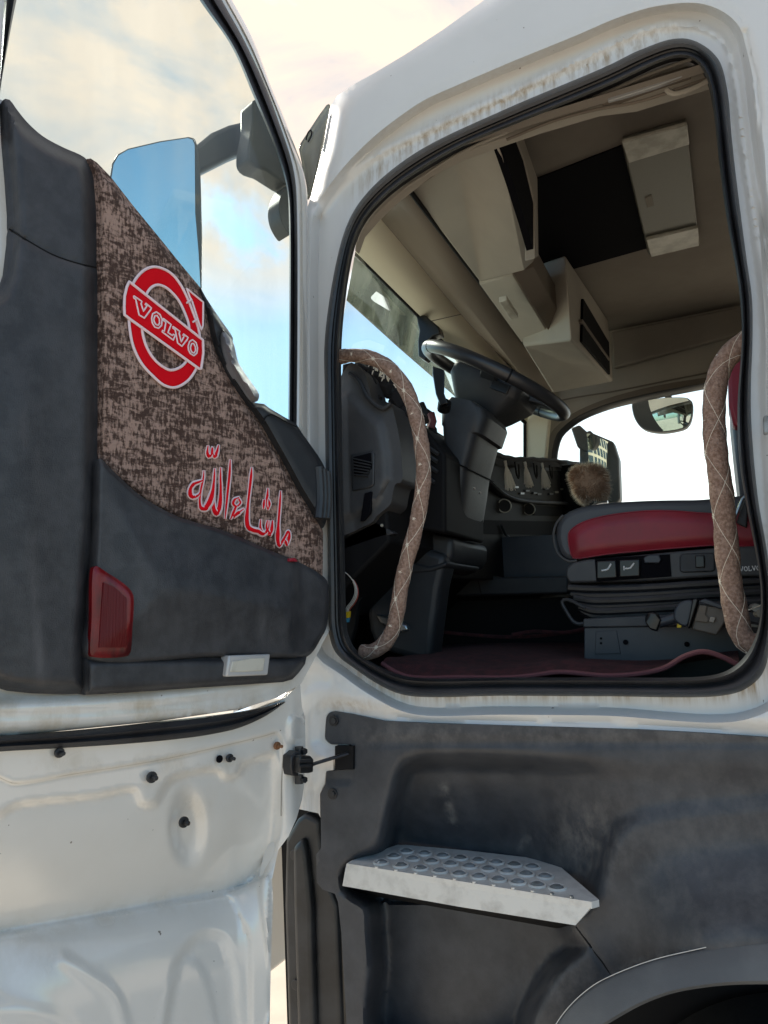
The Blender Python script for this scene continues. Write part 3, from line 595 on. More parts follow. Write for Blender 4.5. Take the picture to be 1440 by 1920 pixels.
# --- steering wheel
WC = aY(928, 715, 2.15); wa = np.array([.850, 0, -.527]); wb = np.array([0, 1., 0]); wn = np.cross(wa, wb)   # wheel axes and normal
if wn[2] > 0: wn = -wn                                   # points down the column
sw = tube('steering_wheel', [WC+.242*(math.cos(a)*wa+math.sin(a)*wb) for a in np.linspace(0, 2*math.pi, 96, endpoint=False)], .0205, 'wheel_rim', truck, seg=16, closed=True)
for a in (-1.05, 1.05, -2.35, 2.35):
    c = WC+.242*(math.cos(a)*wa+math.sin(a)*wb); t_ = -math.sin(a)*wa+math.cos(a)*wb
    tube('rim_joint', [c-t_*.003, c+t_*.003], .0211, 'dark', sw, seg=16)
def loft(name, secs, m, parent, **k):
    bm = bmesh.new(); Rg = [[bm.verts.new(p) for p in s] for s in secs]; n_ = len(Rg[0])
    for A, B in zip(Rg[:-1], Rg[1:]):
        for j in range(n_): bm.faces.new((A[j], A[(j+1) % n_], B[(j+1) % n_], B[j]))
    bm.faces.new(Rg[0][::-1]); bm.faces.new(Rg[-1]); bmesh.ops.recalc_face_normals(bm, faces=bm.faces)
    return from_bm(name, bm, m, parent, **k)
def rr(c, ax, ay, w, h, k=.3, n_=6):
    P = []
    for sx, sy, a0 in ((1, 1, 0), (-1, 1, 90), (-1, -1, 180), (1, -1, 270)):
        r_ = min(w, h)*k
        for j in range(n_):
            a = R(a0+90*j/(n_-1)); P.append(c+ax*(sx*(w-r_)+r_*math.cos(a))+ay*(sy*(h-r_)+r_*math.sin(a)))
    return P
loft('wheel_hub', [rr(WC+wa*.01+wn*.135, wa, wb, .060, .060), rr(WC+wa*.01+wn*.10, wa, wb, .085, .085), rr(WC+wa*.01+wn*.04, wa, wb, .125, .115), rr(WC+wa*.01+wn*.005, wa, wb, .125, .115), rr(WC+wa*.01-wn*.01, wa, wb, .11, .10)], 'plastic', sw, bevel=.004)
hb = lambda u, v, w_: WC+wa*u+wb*v+wn*w_
prism('airbag_badge', [hb(.045, -.118, .012), hb(.105, -.118, .012), hb(.105, -.118, .040), hb(.045, -.118, .042)], (0, -.006, 0), 'switch', sw, bevel=.002)
for k_, a in enumerate((-1.35, 1.35, .15)):
    d_ = math.cos(a)*wa+math.sin(a)*wb; e_ = -math.sin(a)*wa+math.cos(a)*wb
    loft('spoke', [[WC+d_*.07+e_*s1*.035+wn*s2 for s1, s2 in ((-1, .03), (1, .03), (1, .0), (-1, .0))], [WC+d_*.16+e_*s1*.024+wn*s2 for s1, s2 in ((-1, .012), (1, .012), (1, -.004), (-1, -.004))], [WC+d_*.238+e_*s1*.03+wn*s2 for s1, s2 in ((-1, .006), (1, .006), (1, -.008), (-1, -.008))]], 'plastic', sw, bevel=.004)
loft('indicator_stalk', [[aY(q[0], q[1], y_) for q, y_ in zip(s_, (1.90, 1.90, 1.93, 1.93))] for s_ in ([(811,686),(833,694),(833,694),(811,686)], [(811,700),(834,702),(834,704),(811,702)], [(817,738),(833,738),(833,740),(817,740)], [(826,760),(840,756),(840,760),(826,764)])], 'switch', col, bevel=.003)
tube('stalk_root', [aY(832,768,1.95), aY(834,755,1.93)], .020, 'dark', col, seg=14)

# --- covered grab handles
def handle(pts, y, r_, zz):
    C_ = spl(pts, 5); P = np.array([aY(*p, y) for p in C_]); P = spl(resample(P, 44, False), .012)
    T, U, Wv = frames(P, False)
    rad = r_*(1+.035*np.sin(np.arange(len(P))*.9)+.025*np.sin(np.arange(len(P))*2.3+1))
    P2 = resample(P, 900, False); T, U, Wv = frames(P2, False); s = np.linspace(0, 1, 900)
    L_ = np.linalg.norm(np.diff(P, axis=0), axis=1).sum(); per = .135
    hb_ = bmesh.new(); rgs_ = []; r2_ = np.interp(s, np.linspace(0, 1, len(rad)), rad)
    for i in range(0, 900, 4):                      # padded between the stitched lines
        q_ = []
        for a in np.linspace(0, 2*math.pi, 36, endpoint=False):
            w1 = a-s[i]*L_/per*math.pi-zz; w2 = a+s[i]*L_/per*math.pi-zz
            k_ = .955+.085*min(1, abs(math.sin(w1)*math.sin(w2))*2.2)**.6+.012*math.sin(s[i]*L_*900+3*a)
            q_.append(hb_.verts.new(P2[i]+r2_[i]*k_*(math.cos(a)*U[i]+math.sin(a)*Wv[i])))
        rgs_.append(q_)
    for A, B in zip(rgs_[:-1], rgs_[1:]):
        for j in range(36): hb_.faces.new((A[j], A[(j+1) % 36], B[(j+1) % 36], B[j]))
    hb_.faces.new(rgs_[0][::-1]); hb_.faces.new(rgs_[-1])
    h = from_bm('grab_handle', hb_, 'sleeve', truck, angle=80)
    bm = bmesh.new()
    for sg in (1, -1):
        for ph in (0, math.pi):
            a = sg*s*L_/per*math.pi+ph+zz; q = P2+(r2_*.975)[:, None]*(np.cos(a)[:, None]*U+np.sin(a)[:, None]*Wv)
            tube('', q[::4], .0006, None, None, seg=5, bmi=bm)
    # little stitched stars where the threads cross
    k_ = 0
    while (k_*.5)*per < L_:
        i = min(899, int(k_*.5*per/L_*899))
        for ph in (0, math.pi/2, math.pi, 1.5*math.pi):
            cc = P2[i]+(r2_[i]*.985)*(math.cos(ph+zz+k_*math.pi/2)*U[i]+math.sin(ph+zz+k_*math.pi/2)*Wv[i]); nn = math.cos(ph+zz+k_*math.pi/2)*U[i]+math.sin(ph+zz+k_*math.pi/2)*Wv[i]
            if (k_ % 2 == 0) == (ph in (0, math.pi)):
                for an in (.7, 2.44, 0, 1.57):
                    dv = math.cos(an)*T[i]+math.sin(an)*np.cross(nn, T[i]); tube('', [cc-dv*.0055, cc+nn*.0006, cc+dv*.0055], .0008, None, None, seg=5, bmi=bm)
        k_ += 1
    from_bm('stitching', bm, 'thread', h); return h
handle([(625,673),(650,667),(680,668),(712,678),(742,702),(766,740),(782,790),(791,840),(794,890),(789,940),(777,1000),(763,1050),(752,1100),(744,1150),(733,1188),(715,1212),(692,1223),(676,1222)], 1.61, .0185, .3)
handle([(1410,632),(1385,650),(1357,680),(1343,720),(1339,765),(1341,830),(1350,900),(1357,960),(1364,1040),(1371,1100),(1380,1150),(1390,1190),(1410,1210),(1432,1206)], 1.62, .0222, .9)

# --- driver seat
seat = empty('driver_seat', (-.2, 2.25, 1.42)); seat.parent = truck; seat.matrix_parent_inverse = parent_world(truck).inverted(); seat.location = (-.2, 2.25, 1.42)
def link2(o): return o
def child(o):
    o.parent = seat; o.matrix_parent_inverse = Matrix.Translation(Vector((-.2, 2.25, 1.42))).inverted(); return o
csn = [(1040,1005),(1042,985),(1054,966),(1080,952),(1130,943),(1200,938),(1300,936),(1440,938),(1440,1022),(1340,1024),(1140,1042),(1090,1050),(1070,1053),(1050,1040)]
cu = child(prism('seat_cushion', [aY(p[0], p[1], 2.0) for p in spl(csn, 14, True)], (0, .50, 0), 'grey_leather', None, bevel=.022))
ri = spl([(1066,1000),(1074,990),(1095,978),(1140,966),(1230,957),(1340,963),(1440,966),(1440,1018),(1340,1022),(1140,1039),(1082,1047),(1074,1046),(1068,1030)], 8, True)
child(panel('cushion_side', ri, SY, 'red_leather', None, s=8, hh=lambda Q: 1.994-.012*sst(0, -16, sdf(Q, ri)), thick=(0, .01, 0)))
child(tube('piping', [aY(*p, 1.996) for p in spl([(1082,1051),(1066,1052),(1048,1040),(1040,1020),(1038,1000),(1043,982),(1056,966)], 6)], .0035, 'seat_plastic', None, seg=8))
child(tube('seam', [aY(*p, 1.992) for p in ri], .0014, 'red_leather', None, seg=6, closed=True))
child(boxp('backrest', [(1372,640),(1470,640),(1470,1000),(1400,1000),(1388,930),(1378,840),(1368,740)], 2.02, .46, 'grey_leather', None, bevel=.03))
child(boxp('backrest_bolster', [(1364,690),(1400,640),(1410,660),(1400,760),(1392,800),(1376,800),(1366,760)], 1.985, .10, 'red_leather', None, bevel=.02))
sb = child(boxp('seat_side_trim', [(1060,1080),(1062,1064),(1075,1054),(1100,1049),(1180,1042),(1340,1027),(1450,1022),(1450,1082),(1360,1080),(1200,1090),(1110,1092),(1068,1093)], 1.985, .50, 'seat_plastic', None, bevel=.006))
child(boxp('switch_recess', [(1115,1047),(1256,1039),(1259,1081),(1118,1091)], 1.9825, .01, 'roof_black', None, bevel=0))
for k, px in enumerate(([(1118,1052),(1155,1050),(1157,1084),(1118,1086)], [(1160,1050),(1200,1048),(1200,1081),(1161,1083)])):
    c_ = 'tilt_knob' if k == 0 else 'slide_knob'
    child(boxp('recline_switch', px, 1.972, .02, 'switch', None, bevel=.004))
    x0, y0 = px[0]
    ic = [(14,20),(20,15),(24,16),(27,6)] if k == 0 else [(14,18),(22,17),(28,8)]
    child(tube('seat_symbol', [aY(x0+a, y0+b, 1.9705) for a, b in ([(10,18),(16,17),(22,15),(28,5)] if k == 0 else [(12,16),(17,16),(22,15),(29,6)])], .0022, 'white_ink', None, seg=6))
    if k: child(tube('seat_symbol', [aY(x0+10, y0+19, 1.9705), aY(x0+10, y0+11, 1.9705)], .0018, 'white_ink', None, seg=6))
child(boxp('pocket_flap', [(1206,1046),(1216,1040),(1236,1040),(1240,1050),(1236,1056),(1208,1056)], 1.976, .01, 'seat_metal', None, bevel=.003))
child(boxp('switch_plate', [(1274,1042),(1280,1038),(1336,1036),(1341,1040),(1341,1068),(1337,1072),(1280,1074),(1274,1070)], 1.980, .01, 'plastic', None, bevel=.004))
child(boxp('rocker_switch', [(1303,1042),(1321,1041),(1322,1064),(1304,1065)], 1.974, .012, 'switch', None, bevel=.003))
bm = bmesh.new(); letters(bm, 'VOLVO', aY(1388, 1071, 1.984), np.array([1., 0, 0]), np.array([0, 0, 1.]), .0105, .0011, gap=1.0)
child(from_bm('trim_lettering', bm, 'white_ink', None))
for k, (ya, yb, yc) in enumerate(((1102,1100,1094), (1113,1112,1105), (1121,1122,1115), (1129,1132,1124), (1137,1141,1133), (1144,1150,1144))):
    child(tube('bellows_fold', [aY(*p, 2.0+.006*(k % 2)) for p in spl([(1066+k*5,ya),(1100+k*2,yb+4),(1200,yb+2),(1300,yb-4),(1450,yc-6)], 20)], .0115, 'black_rubber', None, seg=10))
child(boxp('bellows_core', [(1066,1090),(1450,1080),(1450,1160),(1100,1162)], 2.02, .42, 'dark', None, bevel=.004))
bx = child(boxp('seat_pedestal', [(1095,1176),(1450,1170),(1450,1300),(1095,1260)], 1.94, .45, 'seat_metal', None, bevel=.003))
child(boxp('pedestal_rail', [(1093,1160),(1240,1153),(1450,1146),(1450,1172),(1093,1177)], 1.932, .46, 'seat_plastic', None, bevel=.004))
pc = spl([(1117,1182),(1158,1180),(1163,1220),(1162,1226),(1117,1226)], 30, True)
child(boxp('pressed_plate', [(1117,1184),(1156,1182),(1164,1226),(1115,1227)], 1.9375, .003, 'seat_metal', None, bevel=.002))
for p, r_ in (((1173,1204), .0065), ((1288,1208), .0065), ((1180,1244), .005), ((1127,1197), .003), ((1127,1206), .003)):
    child(disc('bolt_hole', aY(*p, 1.936), (0, -1, 0), r_, .002, 'roof_black', None, seg=16))
child(tube('height_lever', [aY(*p, 1.95) for p in spl([(1098,1140),(1062,1124),(1054,1128),(1062,1146),(1076,1166),(1086,1170),(1098,1168)], 5)], .005, 'plastic', None, seg=8))
child(tube('seat_belt_stalk', [aY(*p, 1.96) for p in ((1372,985),(1392,935),(1398,930))], .004, 'steel', None, seg=8))
child(boxp('belt_buckle', [(1380,980),(1396,936),(1404,938),(1400,990)], 1.97, .02, 'plastic', None, bevel=.004))

# --- wires and cables at the sill
for k, (m_, o_) in enumerate((('wire_white', 0), ('wire_white', 3), ('wire_red', 6), ('wire_white', -3))):
    tube('loose_wire', [aY(p[0]+o_*.7, p[1]+o_*.4, 1.66+k*.004) for p in spl([(644,1071),(655,1080),(666,1098),(667,1115),(660,1130),(652,1140),(650,1150)], 5)], .0013, m_, truck, seg=6)
boxp('wire_plug', [(645,1148),(655,1146),(654,1158),(646,1160)], 1.655, .01, 'yellow', truck, bevel=.001)
boxp('wire_plug', [(645,1158),(654,1156),(652,1167),(645,1167)], 1.657, .01, 'wire_blue', truck, bevel=.001)
for k in range(4):
    tube('cable', [aY(p[0], p[1]+k*5, 1.74) for p in spl([(1392,1165),(1410,1168),(1432,1172-k*2)], 6)], .004, 'hatch_plastic' if k == 1 else 'black_rubber', truck, seg=8)
for p in ((1412,1140), (1420,1150), (1426,1145)): disc('cable_fitting', aY(*p, 1.72), (.3, -1, 0), .009, .02, 'steel' if p[0] != 1420 else 'clear_plastic', truck, seg=10)
tube('thin_wire', [aY(*p, 1.70) for p in spl([(1392,1148),(1406,1143),(1428,1134)], 6)], .0012, 'thread', truck, seg=5)

# --- exterior sun visor, seen through the windscreen and past the cab
quad('sun_visor', [(649,466,'X',-1.30), (752,560,'X',-1.30), (790,600,'X',-1.30), (860,668,'X',-1.30), (900,790,'X',-1.33), (850,739,'X',-1.36), (752,654,'X',-1.36), (649,560,'X',-1.36)], 'smoke_acrylic', truck, vec=(-.006, 0, 0), bevel=0)
fin = boxp('visor_end_plate', [(560,280),(563,268),(575,250),(598,215),(612,196),(617,194),(616,205),(610,235),(600,282),(592,322),(580,362),(574,372),(568,345),(566,310)], 1.56, .012, 'smoke_acrylic', truck, bevel=.002)
boxp('visor_bracket', [(592,235),(606,222),(600,270),(588,325),(578,358),(572,350),(574,310),(582,270)], 1.58, .03, 'rust', truck, bevel=.003)
tube('visor_slot', [aY(*p, 1.555) for p in spl([(574,262),(578,248),(583,244),(584,252),(578,266)], 4)], .002, 'dark', truck, seg=6)
boxp('blind_bracket', [(780,592),(796,590),(822,612),(826,626),(812,630),(802,640),(803,668),(796,676),(784,668),(783,640),(786,620)], 2.62, .05, 'switch', truck, bevel=.006)

# ================================================================== lower cover, step, fender
RC = spl([(686,1745),(682,1704),(660,1690),(641,1672),(640,1628),(672,1602),(704,1584),(714,1548),(726,1495),(738,1448),(752,1424),(780,1412),(850,1409),(1000,1414),(1200,1428),(1500,1450),(1500,1500),(1180,1560),(1140,1640),(1120,1692),(1080,1735),(1105,1775),(1050,1830),(1010,1900),(985,1960),(700,1960),(690,1800)], 12, True)
FLARE = spl([(1035,1990),(1060,1880),(1105,1800),(1160,1730),(1240,1680),(1340,1655),(1520,1640)], 14)
def covh(Q):
    x, y = Q[:, 0], Q[:, 1]; s = sdf(Q, RC)
    fade = sst(1200, 900, x-(y-1400)*.15)
    rec = sst(3, -40, s)*(fade*.15+.015)*(.6+.4*sst(1440, 1590, y))*np.where(y > 1690, .9, 1)
    h = 1.482+rec+.018*sst(60, 0, s)*0
    h += .004*np.exp(-((y-1392)/8.)**2)*sst(660, 720, x)
    # bulging wheel flare
    arch = np.hypot(x-1420, (y-2080)*1.08)
    h -= .085*sst(560, 330, arch)*sst(1460, 1640, y)*sst(0, 210, x-1108-(y-1690)*.3)
    h += .006*np.exp(-((arch-430)/50.)**2)*sst(1150, 1330, x)
    sm = np.array([(1080,1737),(1110,1778),(1147,1830)]); h += .005*np.exp(-(seg_dist(Q, sm)/3.)**2)
    h += .004*np.exp(-(np.hypot(x-1100, y-1600)/14.)**2)
    # pocket for the check strap
    pk = np.array([(600,1440),(660,1440),(660,1470),(600,1470)]); h += .006*sst(2, -3, sdf(Q, pk))
    h += .004*np.sin(x*.012+1)*np.sin(y*.015)
    return h
def covd(Q):
    x, y = Q[:, 0], Q[:, 1]
    r = .08+.9*np.exp(-((x-1100)/60.)**2-((y-1570)/70.)**2)+.5*np.exp(-((x-1060)/90.)**2-((y-1850)/70.)**2)+.5*np.exp(-((y-1375)/22.)**2)*sst(620, 720, x)
    r += .22*sst(1050, 1300, x)*sst(1380, 1500, y)
    r += 1.*np.exp(-(seg_dist(Q, np.array([(832,1472),(842,1510),(850,1545)]))/7.)**2)+.8*np.exp(-(seg_dist(Q, spl([(975,1595),(985,1575),(1005,1570)], 5))/5.)**2)
    r += .9*np.exp(-(seg_dist(Q, np.array([(1147,1828),(1200,1800),(1293,1782)]))/5.)**2)
    return r*.9
cv = panel('side_cover', cov, SY, 'cover_plastic', truck, s=8, hh=covh, dirt_glint=covd, thick=(0, .03, 0), con=[(RC, (-3,4,11,19,27,35,43), True), (np.array([(1080,1737),(1095,1757),(1110,1778),(1130,1804),(1147,1830)], float), (-3,0,3), False)], angle=70)
for p in ((626,1351), (624,1488)):
    disc('cover_screw', aY(*p, 1.481), (0, -1, 0), .0125, .004, 'black_rubber', cv, seg=18, bevel=.001); disc('cover_screw', aY(*p, 1.4765), (0, -1, 0), .006, .004, 'plastic', cv, seg=8)
boxp('strap_pocket', [(628,1399),(662,1399),(662,1443),(628,1443)], 1.474, .02, 'dark', truck, bevel=0)
tube('seam_line', [aY(*p, 1.470-.02*0) for p in ((1080,1738),(1081,1739))], .0001, 'dark', cv, seg=4)
# wheel arch lip
lo = spl([(1040,1990),(1075,1960),(1140,1920),(1202,1885),(1250,1866),(1293,1856),(1370,1847),(1540,1846)], 12); up = spl([(1010,1990),(1042,1921),(1070,1884),(1110,1849),(1147,1829),(1220,1801),(1293,1783),(1370,1768),(1540,1757)], 12)
lo, up = resample(lo, 60, False), resample(up, 60, False)
bm = bmesh.new(); prof = [(0, 1.42), (.03, 1.398), (.12, 1.392), (.6, 1.378), (.92, 1.370), (1., 1.380), (1.0, 1.56)]
rg = [[bm.verts.new(aY(*(u+(l-u)*t), y)) for t, y in prof] for u, l in zip(up, lo)]
for A, B in zip(rg[:-1], rg[1:]):
    for j in range(len(prof)-1): bm.faces.new((A[j], A[j+1], B[j+1], B[j]))
arch = from_bm('wheel_arch', bm, 'arch_plastic', truck, angle=60)
tube('arch_edge', [aY(*p, 1.397) for p in up], .0007, 'aluminium', arch, seg=6)
# wheel
wc = np.array([.12, 0, .27]); wheel = bmesh.new(); P_ = []
prof = [(.28, 1.70), (.34, 1.66), (.40, 1.66), (.475, 1.675), (.50, 1.69), (.505, 1.72), (.505, 1.90), (.48, 1.93)]
nn = 72; rg = [[wheel.verts.new((wc[0]+r_*math.cos(a), y_, wc[2]+r_*math.sin(a))) for r_, y_ in prof] for a in np.linspace(0, 2*math.pi, nn, endpoint=False)]
for i in range(nn):
    A, B = rg[i], rg[(i+1) % nn]
    for j in range(len(prof)-1): wheel.faces.new((A[j], A[j+1], B[j+1], B[j]))
    a_ = 2*math.pi*i/nn; u_ = np.array([math.cos(a_), 0, math.sin(a_)]); t_ = np.array([-math.sin(a_), 0, math.cos(a_)])
    q_ = [np.array([wc[0], y_, wc[2]])+u_*r_+t_*k_ for r_, y_, k_ in ((.470, 1.672, -.012), (.500, 1.684, -.012), (.500, 1.684, .012), (.470, 1.672, .012))]; prism('', q_, u_*.006+np.array([0, -.004, 0]), None, None, bmi=wheel)
wl = from_bm('front_wheel', wheel, 'tyre', truck, angle=40)
disc('wheel_disc', (wc[0], 1.74, wc[2]), (0, -1, 0), .29, .03, 'aluminium_dark', wl, seg=40)
slab('wheel_well', (-.55, 1.95, .35), (1.2, 1.98, 1.36), 'dark')
slab('wheel_well_roof', (-.55, 1.60, 1.30), (1.2, 1.95, 1.36), 'dark')
# step
step = empty('cab_step', (-.58, 1.55, 1.05)); step.parent = truck; step.matrix_parent_inverse = parent_world(truck).inverted()
def cs_(o): o.parent = step; o.matrix_parent_inverse = Matrix.Translation(Vector((-.58, 1.55, 1.05))).inverted(); return o
tz = 1.07
TR = [(650,1619),(660,1613),(700,1599),(735,1587),(746,1584),(760,1584),(880,1595),(1028,1612),(1040,1616),(1123,1687),(1109,1691),(880,1655)]
fr = [aZ(650,1620,tz-.003), aZ(880,1656,tz-.003), aZ(1109,1692,tz-.003), aZ(1124,1688,tz-.003)]
y1 = fr[0][1]-.004
bm = bmesh.new(); top_ = [fr[0]+[0, -.001, 0], fr[1]+[0, -.001, 0], fr[2]+[0, -.001, 0]]; midl = [p+[0, -.004, -.006] for p in top_]
bot = [aY(642,1661,y1), aY(860,1700,midl[1][1]-.002), aY(1079,1735,midl[2][1]-.002)]
rgs = [top_, midl, bot, [b+[0, .03, -.004] for b in bot]]; rgs = [[bm.verts.new(p) for p in r_] for r_ in rgs]
for A, B in zip(rgs[:-1], rgs[1:]):
    for j in range(2): bm.faces.new((A[j], A[j+1], B[j+1], B[j]))
e = bm.verts.new(fr[3]); bm.faces.new((rgs[0][2], e, rgs[2][2], rgs[1][2]))
cs_(from_bm('step_front', bm, 'aluminium', None, angle=25))
G0 = [((715,1617),(1044,1664),10), ((738,1605),(1022,1643),9), ((762,1596),(998,1625),8)]
bms = bmesh.new(); bmd = bmesh.new(); prism('', [aZ(*p, tz) for p in TR], (0, 0, -.012), None, None, bmi=bms)
for (a, b, k_) in G0:
    for j in range(k_):
        p = np.array(a)+(np.array(b)-np.array(a))*(j/(k_-1)); c = aZ(p[0], p[1], tz+.001)
        tube('', [c+np.array([.0165*math.cos(t), .0165*math.sin(t), 0]) for t in np.linspace(0, 2*math.pi, 14, endpoint=False)], .0028, None, None, seg=8, closed=True, bmi=bms)
        disc('', c, (0, 0, 1), .0145, .0045, None, None, seg=14, bmi=bmd, r2=.008)
for j in range(11):
    p = np.array((706,1627))+(np.array((1072,1683))-np.array((706,1627)))*(j/10); c = aZ(p[0], p[1], tz+.001)
    disc('', c, (0, 0, 1), .004, .003, None, None, seg=8, bmi=bms)
n0 = len(bms.faces); tmp = bpy.data.meshes.new('tmp'); bmd.to_mesh(tmp); bms.from_mesh(tmp); bms.faces.ensure_lookup_table()
for f in bms.faces[n0:]: f.material_index = 1
tro = cs_(from_bm('tread', bms, 'aluminium', None, angle=30)); tro.data.materials.append(MATS['aluminium_dark'])
cs_(prism('step_underside', [aY(648,1662,1.52), aY(1078,1735,1.50), aY(1068,1745,1.60), aY(655,1672,1.60)], (0, .06, 0), 'dark', None, bevel=0))
# front corner bumper parts behind the door
boxp('corner_cover', [(534,1575),(556,1536),(572,1524),(600,1540),(600,1560),(606,1600),(622,1672),(634,1700),(642,1960),(540,1960),(532,1700)], 1.62, .05, 'corner_plastic', truck, bevel=.012)
boxp('corner_step_edge', [(546,1590),(566,1570),(574,1600),(584,1700),(590,1960),(556,1960),(548,1700)], 1.60, .03, 'corner_plastic', truck, bevel=.014)
boxp('corner_cover_rib', [(575,1560),(600,1545),(615,1680),(636,1720),(640,1960),(604,1960),(598,1720)], 1.70, .03, 'plastic', truck, bevel=.01)
for p in ((553,1602), (556,1845)): disc('cover_clip', aY(*p, 1.615), (0, -1, 0), .012, .006, 'black_rubber', truck, seg=14, bevel=.001)
boxp('corner_shadow', [(525,1500),(640,1500),(650,1960),(540,1960)], 1.80, .02, 'dark', truck, bevel=0)  # dark sheet standing in for the shade behind the corner covers
slab('front_bumper', (-1.55, 1.78, .55), (-1.36, 3.85, .94), 'white_paint', bevel=.02)
slab('bumper_top', (-1.45, 1.74, .945), (-1.26, 3.85, 1.02), 'brown_box', bevel=.01)

# ================================================================== DOOR (opened past square)
door = empty('driver_door', tuple(HP+np.array([0, 0, .8]))); door.parent = truck; door.matrix_parent_inverse = parent_world(truck).inverted()
DL = Vector(tuple(HP+np.array([0, 0, .8])))
def dc(o): o.parent = door; o.matrix_parent_inverse = Matrix.Translation(DL).inverted(); return o
Dt = tuple(-DN*.045)
# window frame (white outside, rubber inside)
fo_ = spl([(400,-60),(435,0),(475,75),(510,165),(535,225),(555,280),(568,315),(575,350),(577,400),(577,600),(577,840)], 10)
fb_ = spl([(385,-60),(416,0),(460,80),(500,168),(525,235),(545,295),(554,340),(557,400),(558,600),(556,840)], 10)
fi_ = spl([(340,-60),(374,0),(433,85),(475,180),(508,258),(530,320),(539,360),(542,420),(542,600),(540,840)], 10)
fo_, fb_, fi_ = [resample(a, 70, False) for a in (fo_, fb_, fi_)]
def strip(name, A_, B_, prof, m):
    bm = bmesh.new(); rg = [[bm.verts.new(aD(*(a+(b-a)*t), o_)) for t, o_ in prof] for a, b in zip(A_, B_)]
    for A, B in zip(rg[:-1], rg[1:]):
        for j in range(len(prof)-1): bm.faces.new((A[j], A[j+1], B[j+1], B[j]))
    return dc(from_bm(name, bm, m, None, angle=50))
strip('window_frame', fo_, fb_, [(0, -.06), (0, -.01), (.15, .004), (.5, .012), (.62, .005), (.8, .012), (1, .010)], 'door_paint')
strip('glass_channel', fb_, fi_, [(0, .010), (.1, .022), (.35, .024), (.5, .010), (.62, .018), (.85, .018), (1, .0), (1, -.03)], 'black_rubber')
# frame at the latch side, top left
bmx = [resample(spl(a, 10), 30, False) for a in ([(12,-60),(8,0),(2,120),(-8,250)], [(46,-60),(31,0),(12,100),(0,175),(-6,250)])]
strip('glass_channel', bmx[0], bmx[1], [(0, 0), (.2, .02), (.5, .01), (.8, .015), (1, -.01)], 'black_rubber')
bmx = [resample(spl(a, 10), 30, False) for a in ([(-60,-60),(-60,250)], [(12,-60),(8,0),(2,120),(-8,250)])]
strip('window_frame', bmx[0], bmx[1], [(0, .0), (1, .008)], 'door_paint')
dc(panel('window_pane', [(-80,-60),(400,-60),(470,80),(540,250),(550,330),(550,840),(480,900),(-80,600)], SD, 'door_glass', None, s=80, hh=lambda Q: np.full(len(Q), -.02)))
# inner white edge of the door around the black lining
edge_out = [(-90,150),(4,188),(30,235),(140,305),(178,340),(300,475),(372,565),(408,645),(450,728),(500,795),(556,822),(590,850),(608,900),(619,960),(619,1180),(608,1200),(590,1235),(565,1282),(520,1308),(450,1330),(300,1352),(100,1372),(-90,1390)]
def edgeh(Q):
    y = Q[:, 1]; lip = spl([(-100,1345),(100,1338),(250,1328),(400,1312),(500,1296),(560,1262),(600,1205)], 20)
    d = seg_dist(Q, lip); return -.004+.012*np.exp(-((d-22)/16.)**2)-.018*np.exp(-(d/9.)**2)*0+.02*np.exp(-(d/26.)**2)
def edgedirt(Q): return .6*sst(1290, 1330, Q[:, 1])+.3
dc(panel('door_inner_edge', edge_out, SD, 'door_paint', None, s=9, hh=edgeh, dirt_glint=edgedirt, thick=Dt, angle=60))
# weather strip under the lining
a_ = resample(spl([(-60,1384),(0,1378),(100,1372),(200,1363),(300,1352),(400,1341),(450,1334),(500,1324),(534,1315)], 10), 60, False)
b_ = resample(spl([(-60,1416),(0,1410),(70,1406),(140,1402),(230,1396),(330,1387),(400,1377),(450,1365),(500,1342),(535,1317)], 10), 60, False)
strip('weather_strip', a_, b_, [(0, -.01), (.08, .022), (.35, .030), (.55, .020), (.7, .026), (.95, .020), (1, -.01)], 'black_rubber')
# lower sheet metal
low_out = [(-90,1400),(0,1395),(250,1375),(400,1360),(470,1335),(530,1312),(552,1292),(563,1280),(566,1325),(572,1345),(573,1395),(571,1470),(566,1500),(556,1535),(541,1568),(522,1594),(517,1615),(510,1650),(512,1680),(508,1800),(505,1960),(-90,1960)]
L1 = spl([(-90,1452),(0,1457),(22,1467),(140,1450),(300,1424),(400,1402),(500,1378),(520,1373),(529,1385),(531,1410),(527,1470),(527,1560),(500,1620),(490,1660),(480,1960),(-90,1960)], 12, True)
L2 = spl([(-90,1560),(0,1520),(25,1505),(80,1496),(180,1486),(245,1474),(262,1480),(268,1500),(286,1502),(298,1480),(320,1455),(400,1438),(416,1444),(424,1452),(440,1448),(450,1430),(515,1412),(522,1430),(518,1600),(500,1640),(470,1665),(300,1700),(80,1740),(-90,1760)], 10, True)
FOLD = spl([(-100,1760),(20,1745),(80,1738),(200,1715),(330,1690),(420,1672),(470,1648),(505,1600)], 14)
OV = spl([(303,1960),(303,1880),(322,1800),(352,1755),(388,1738),(425,1748),(448,1800),(456,1880),(455,1960)], 12, True)
OV2 = spl([(300,1960),(306,1860),(328,1812),(352,1790),(375,1800),(398,1850),(406,1960)], 12, True)
foldf = lambda x: np.interp(x, FOLD[:, 0], FOLD[:, 1])
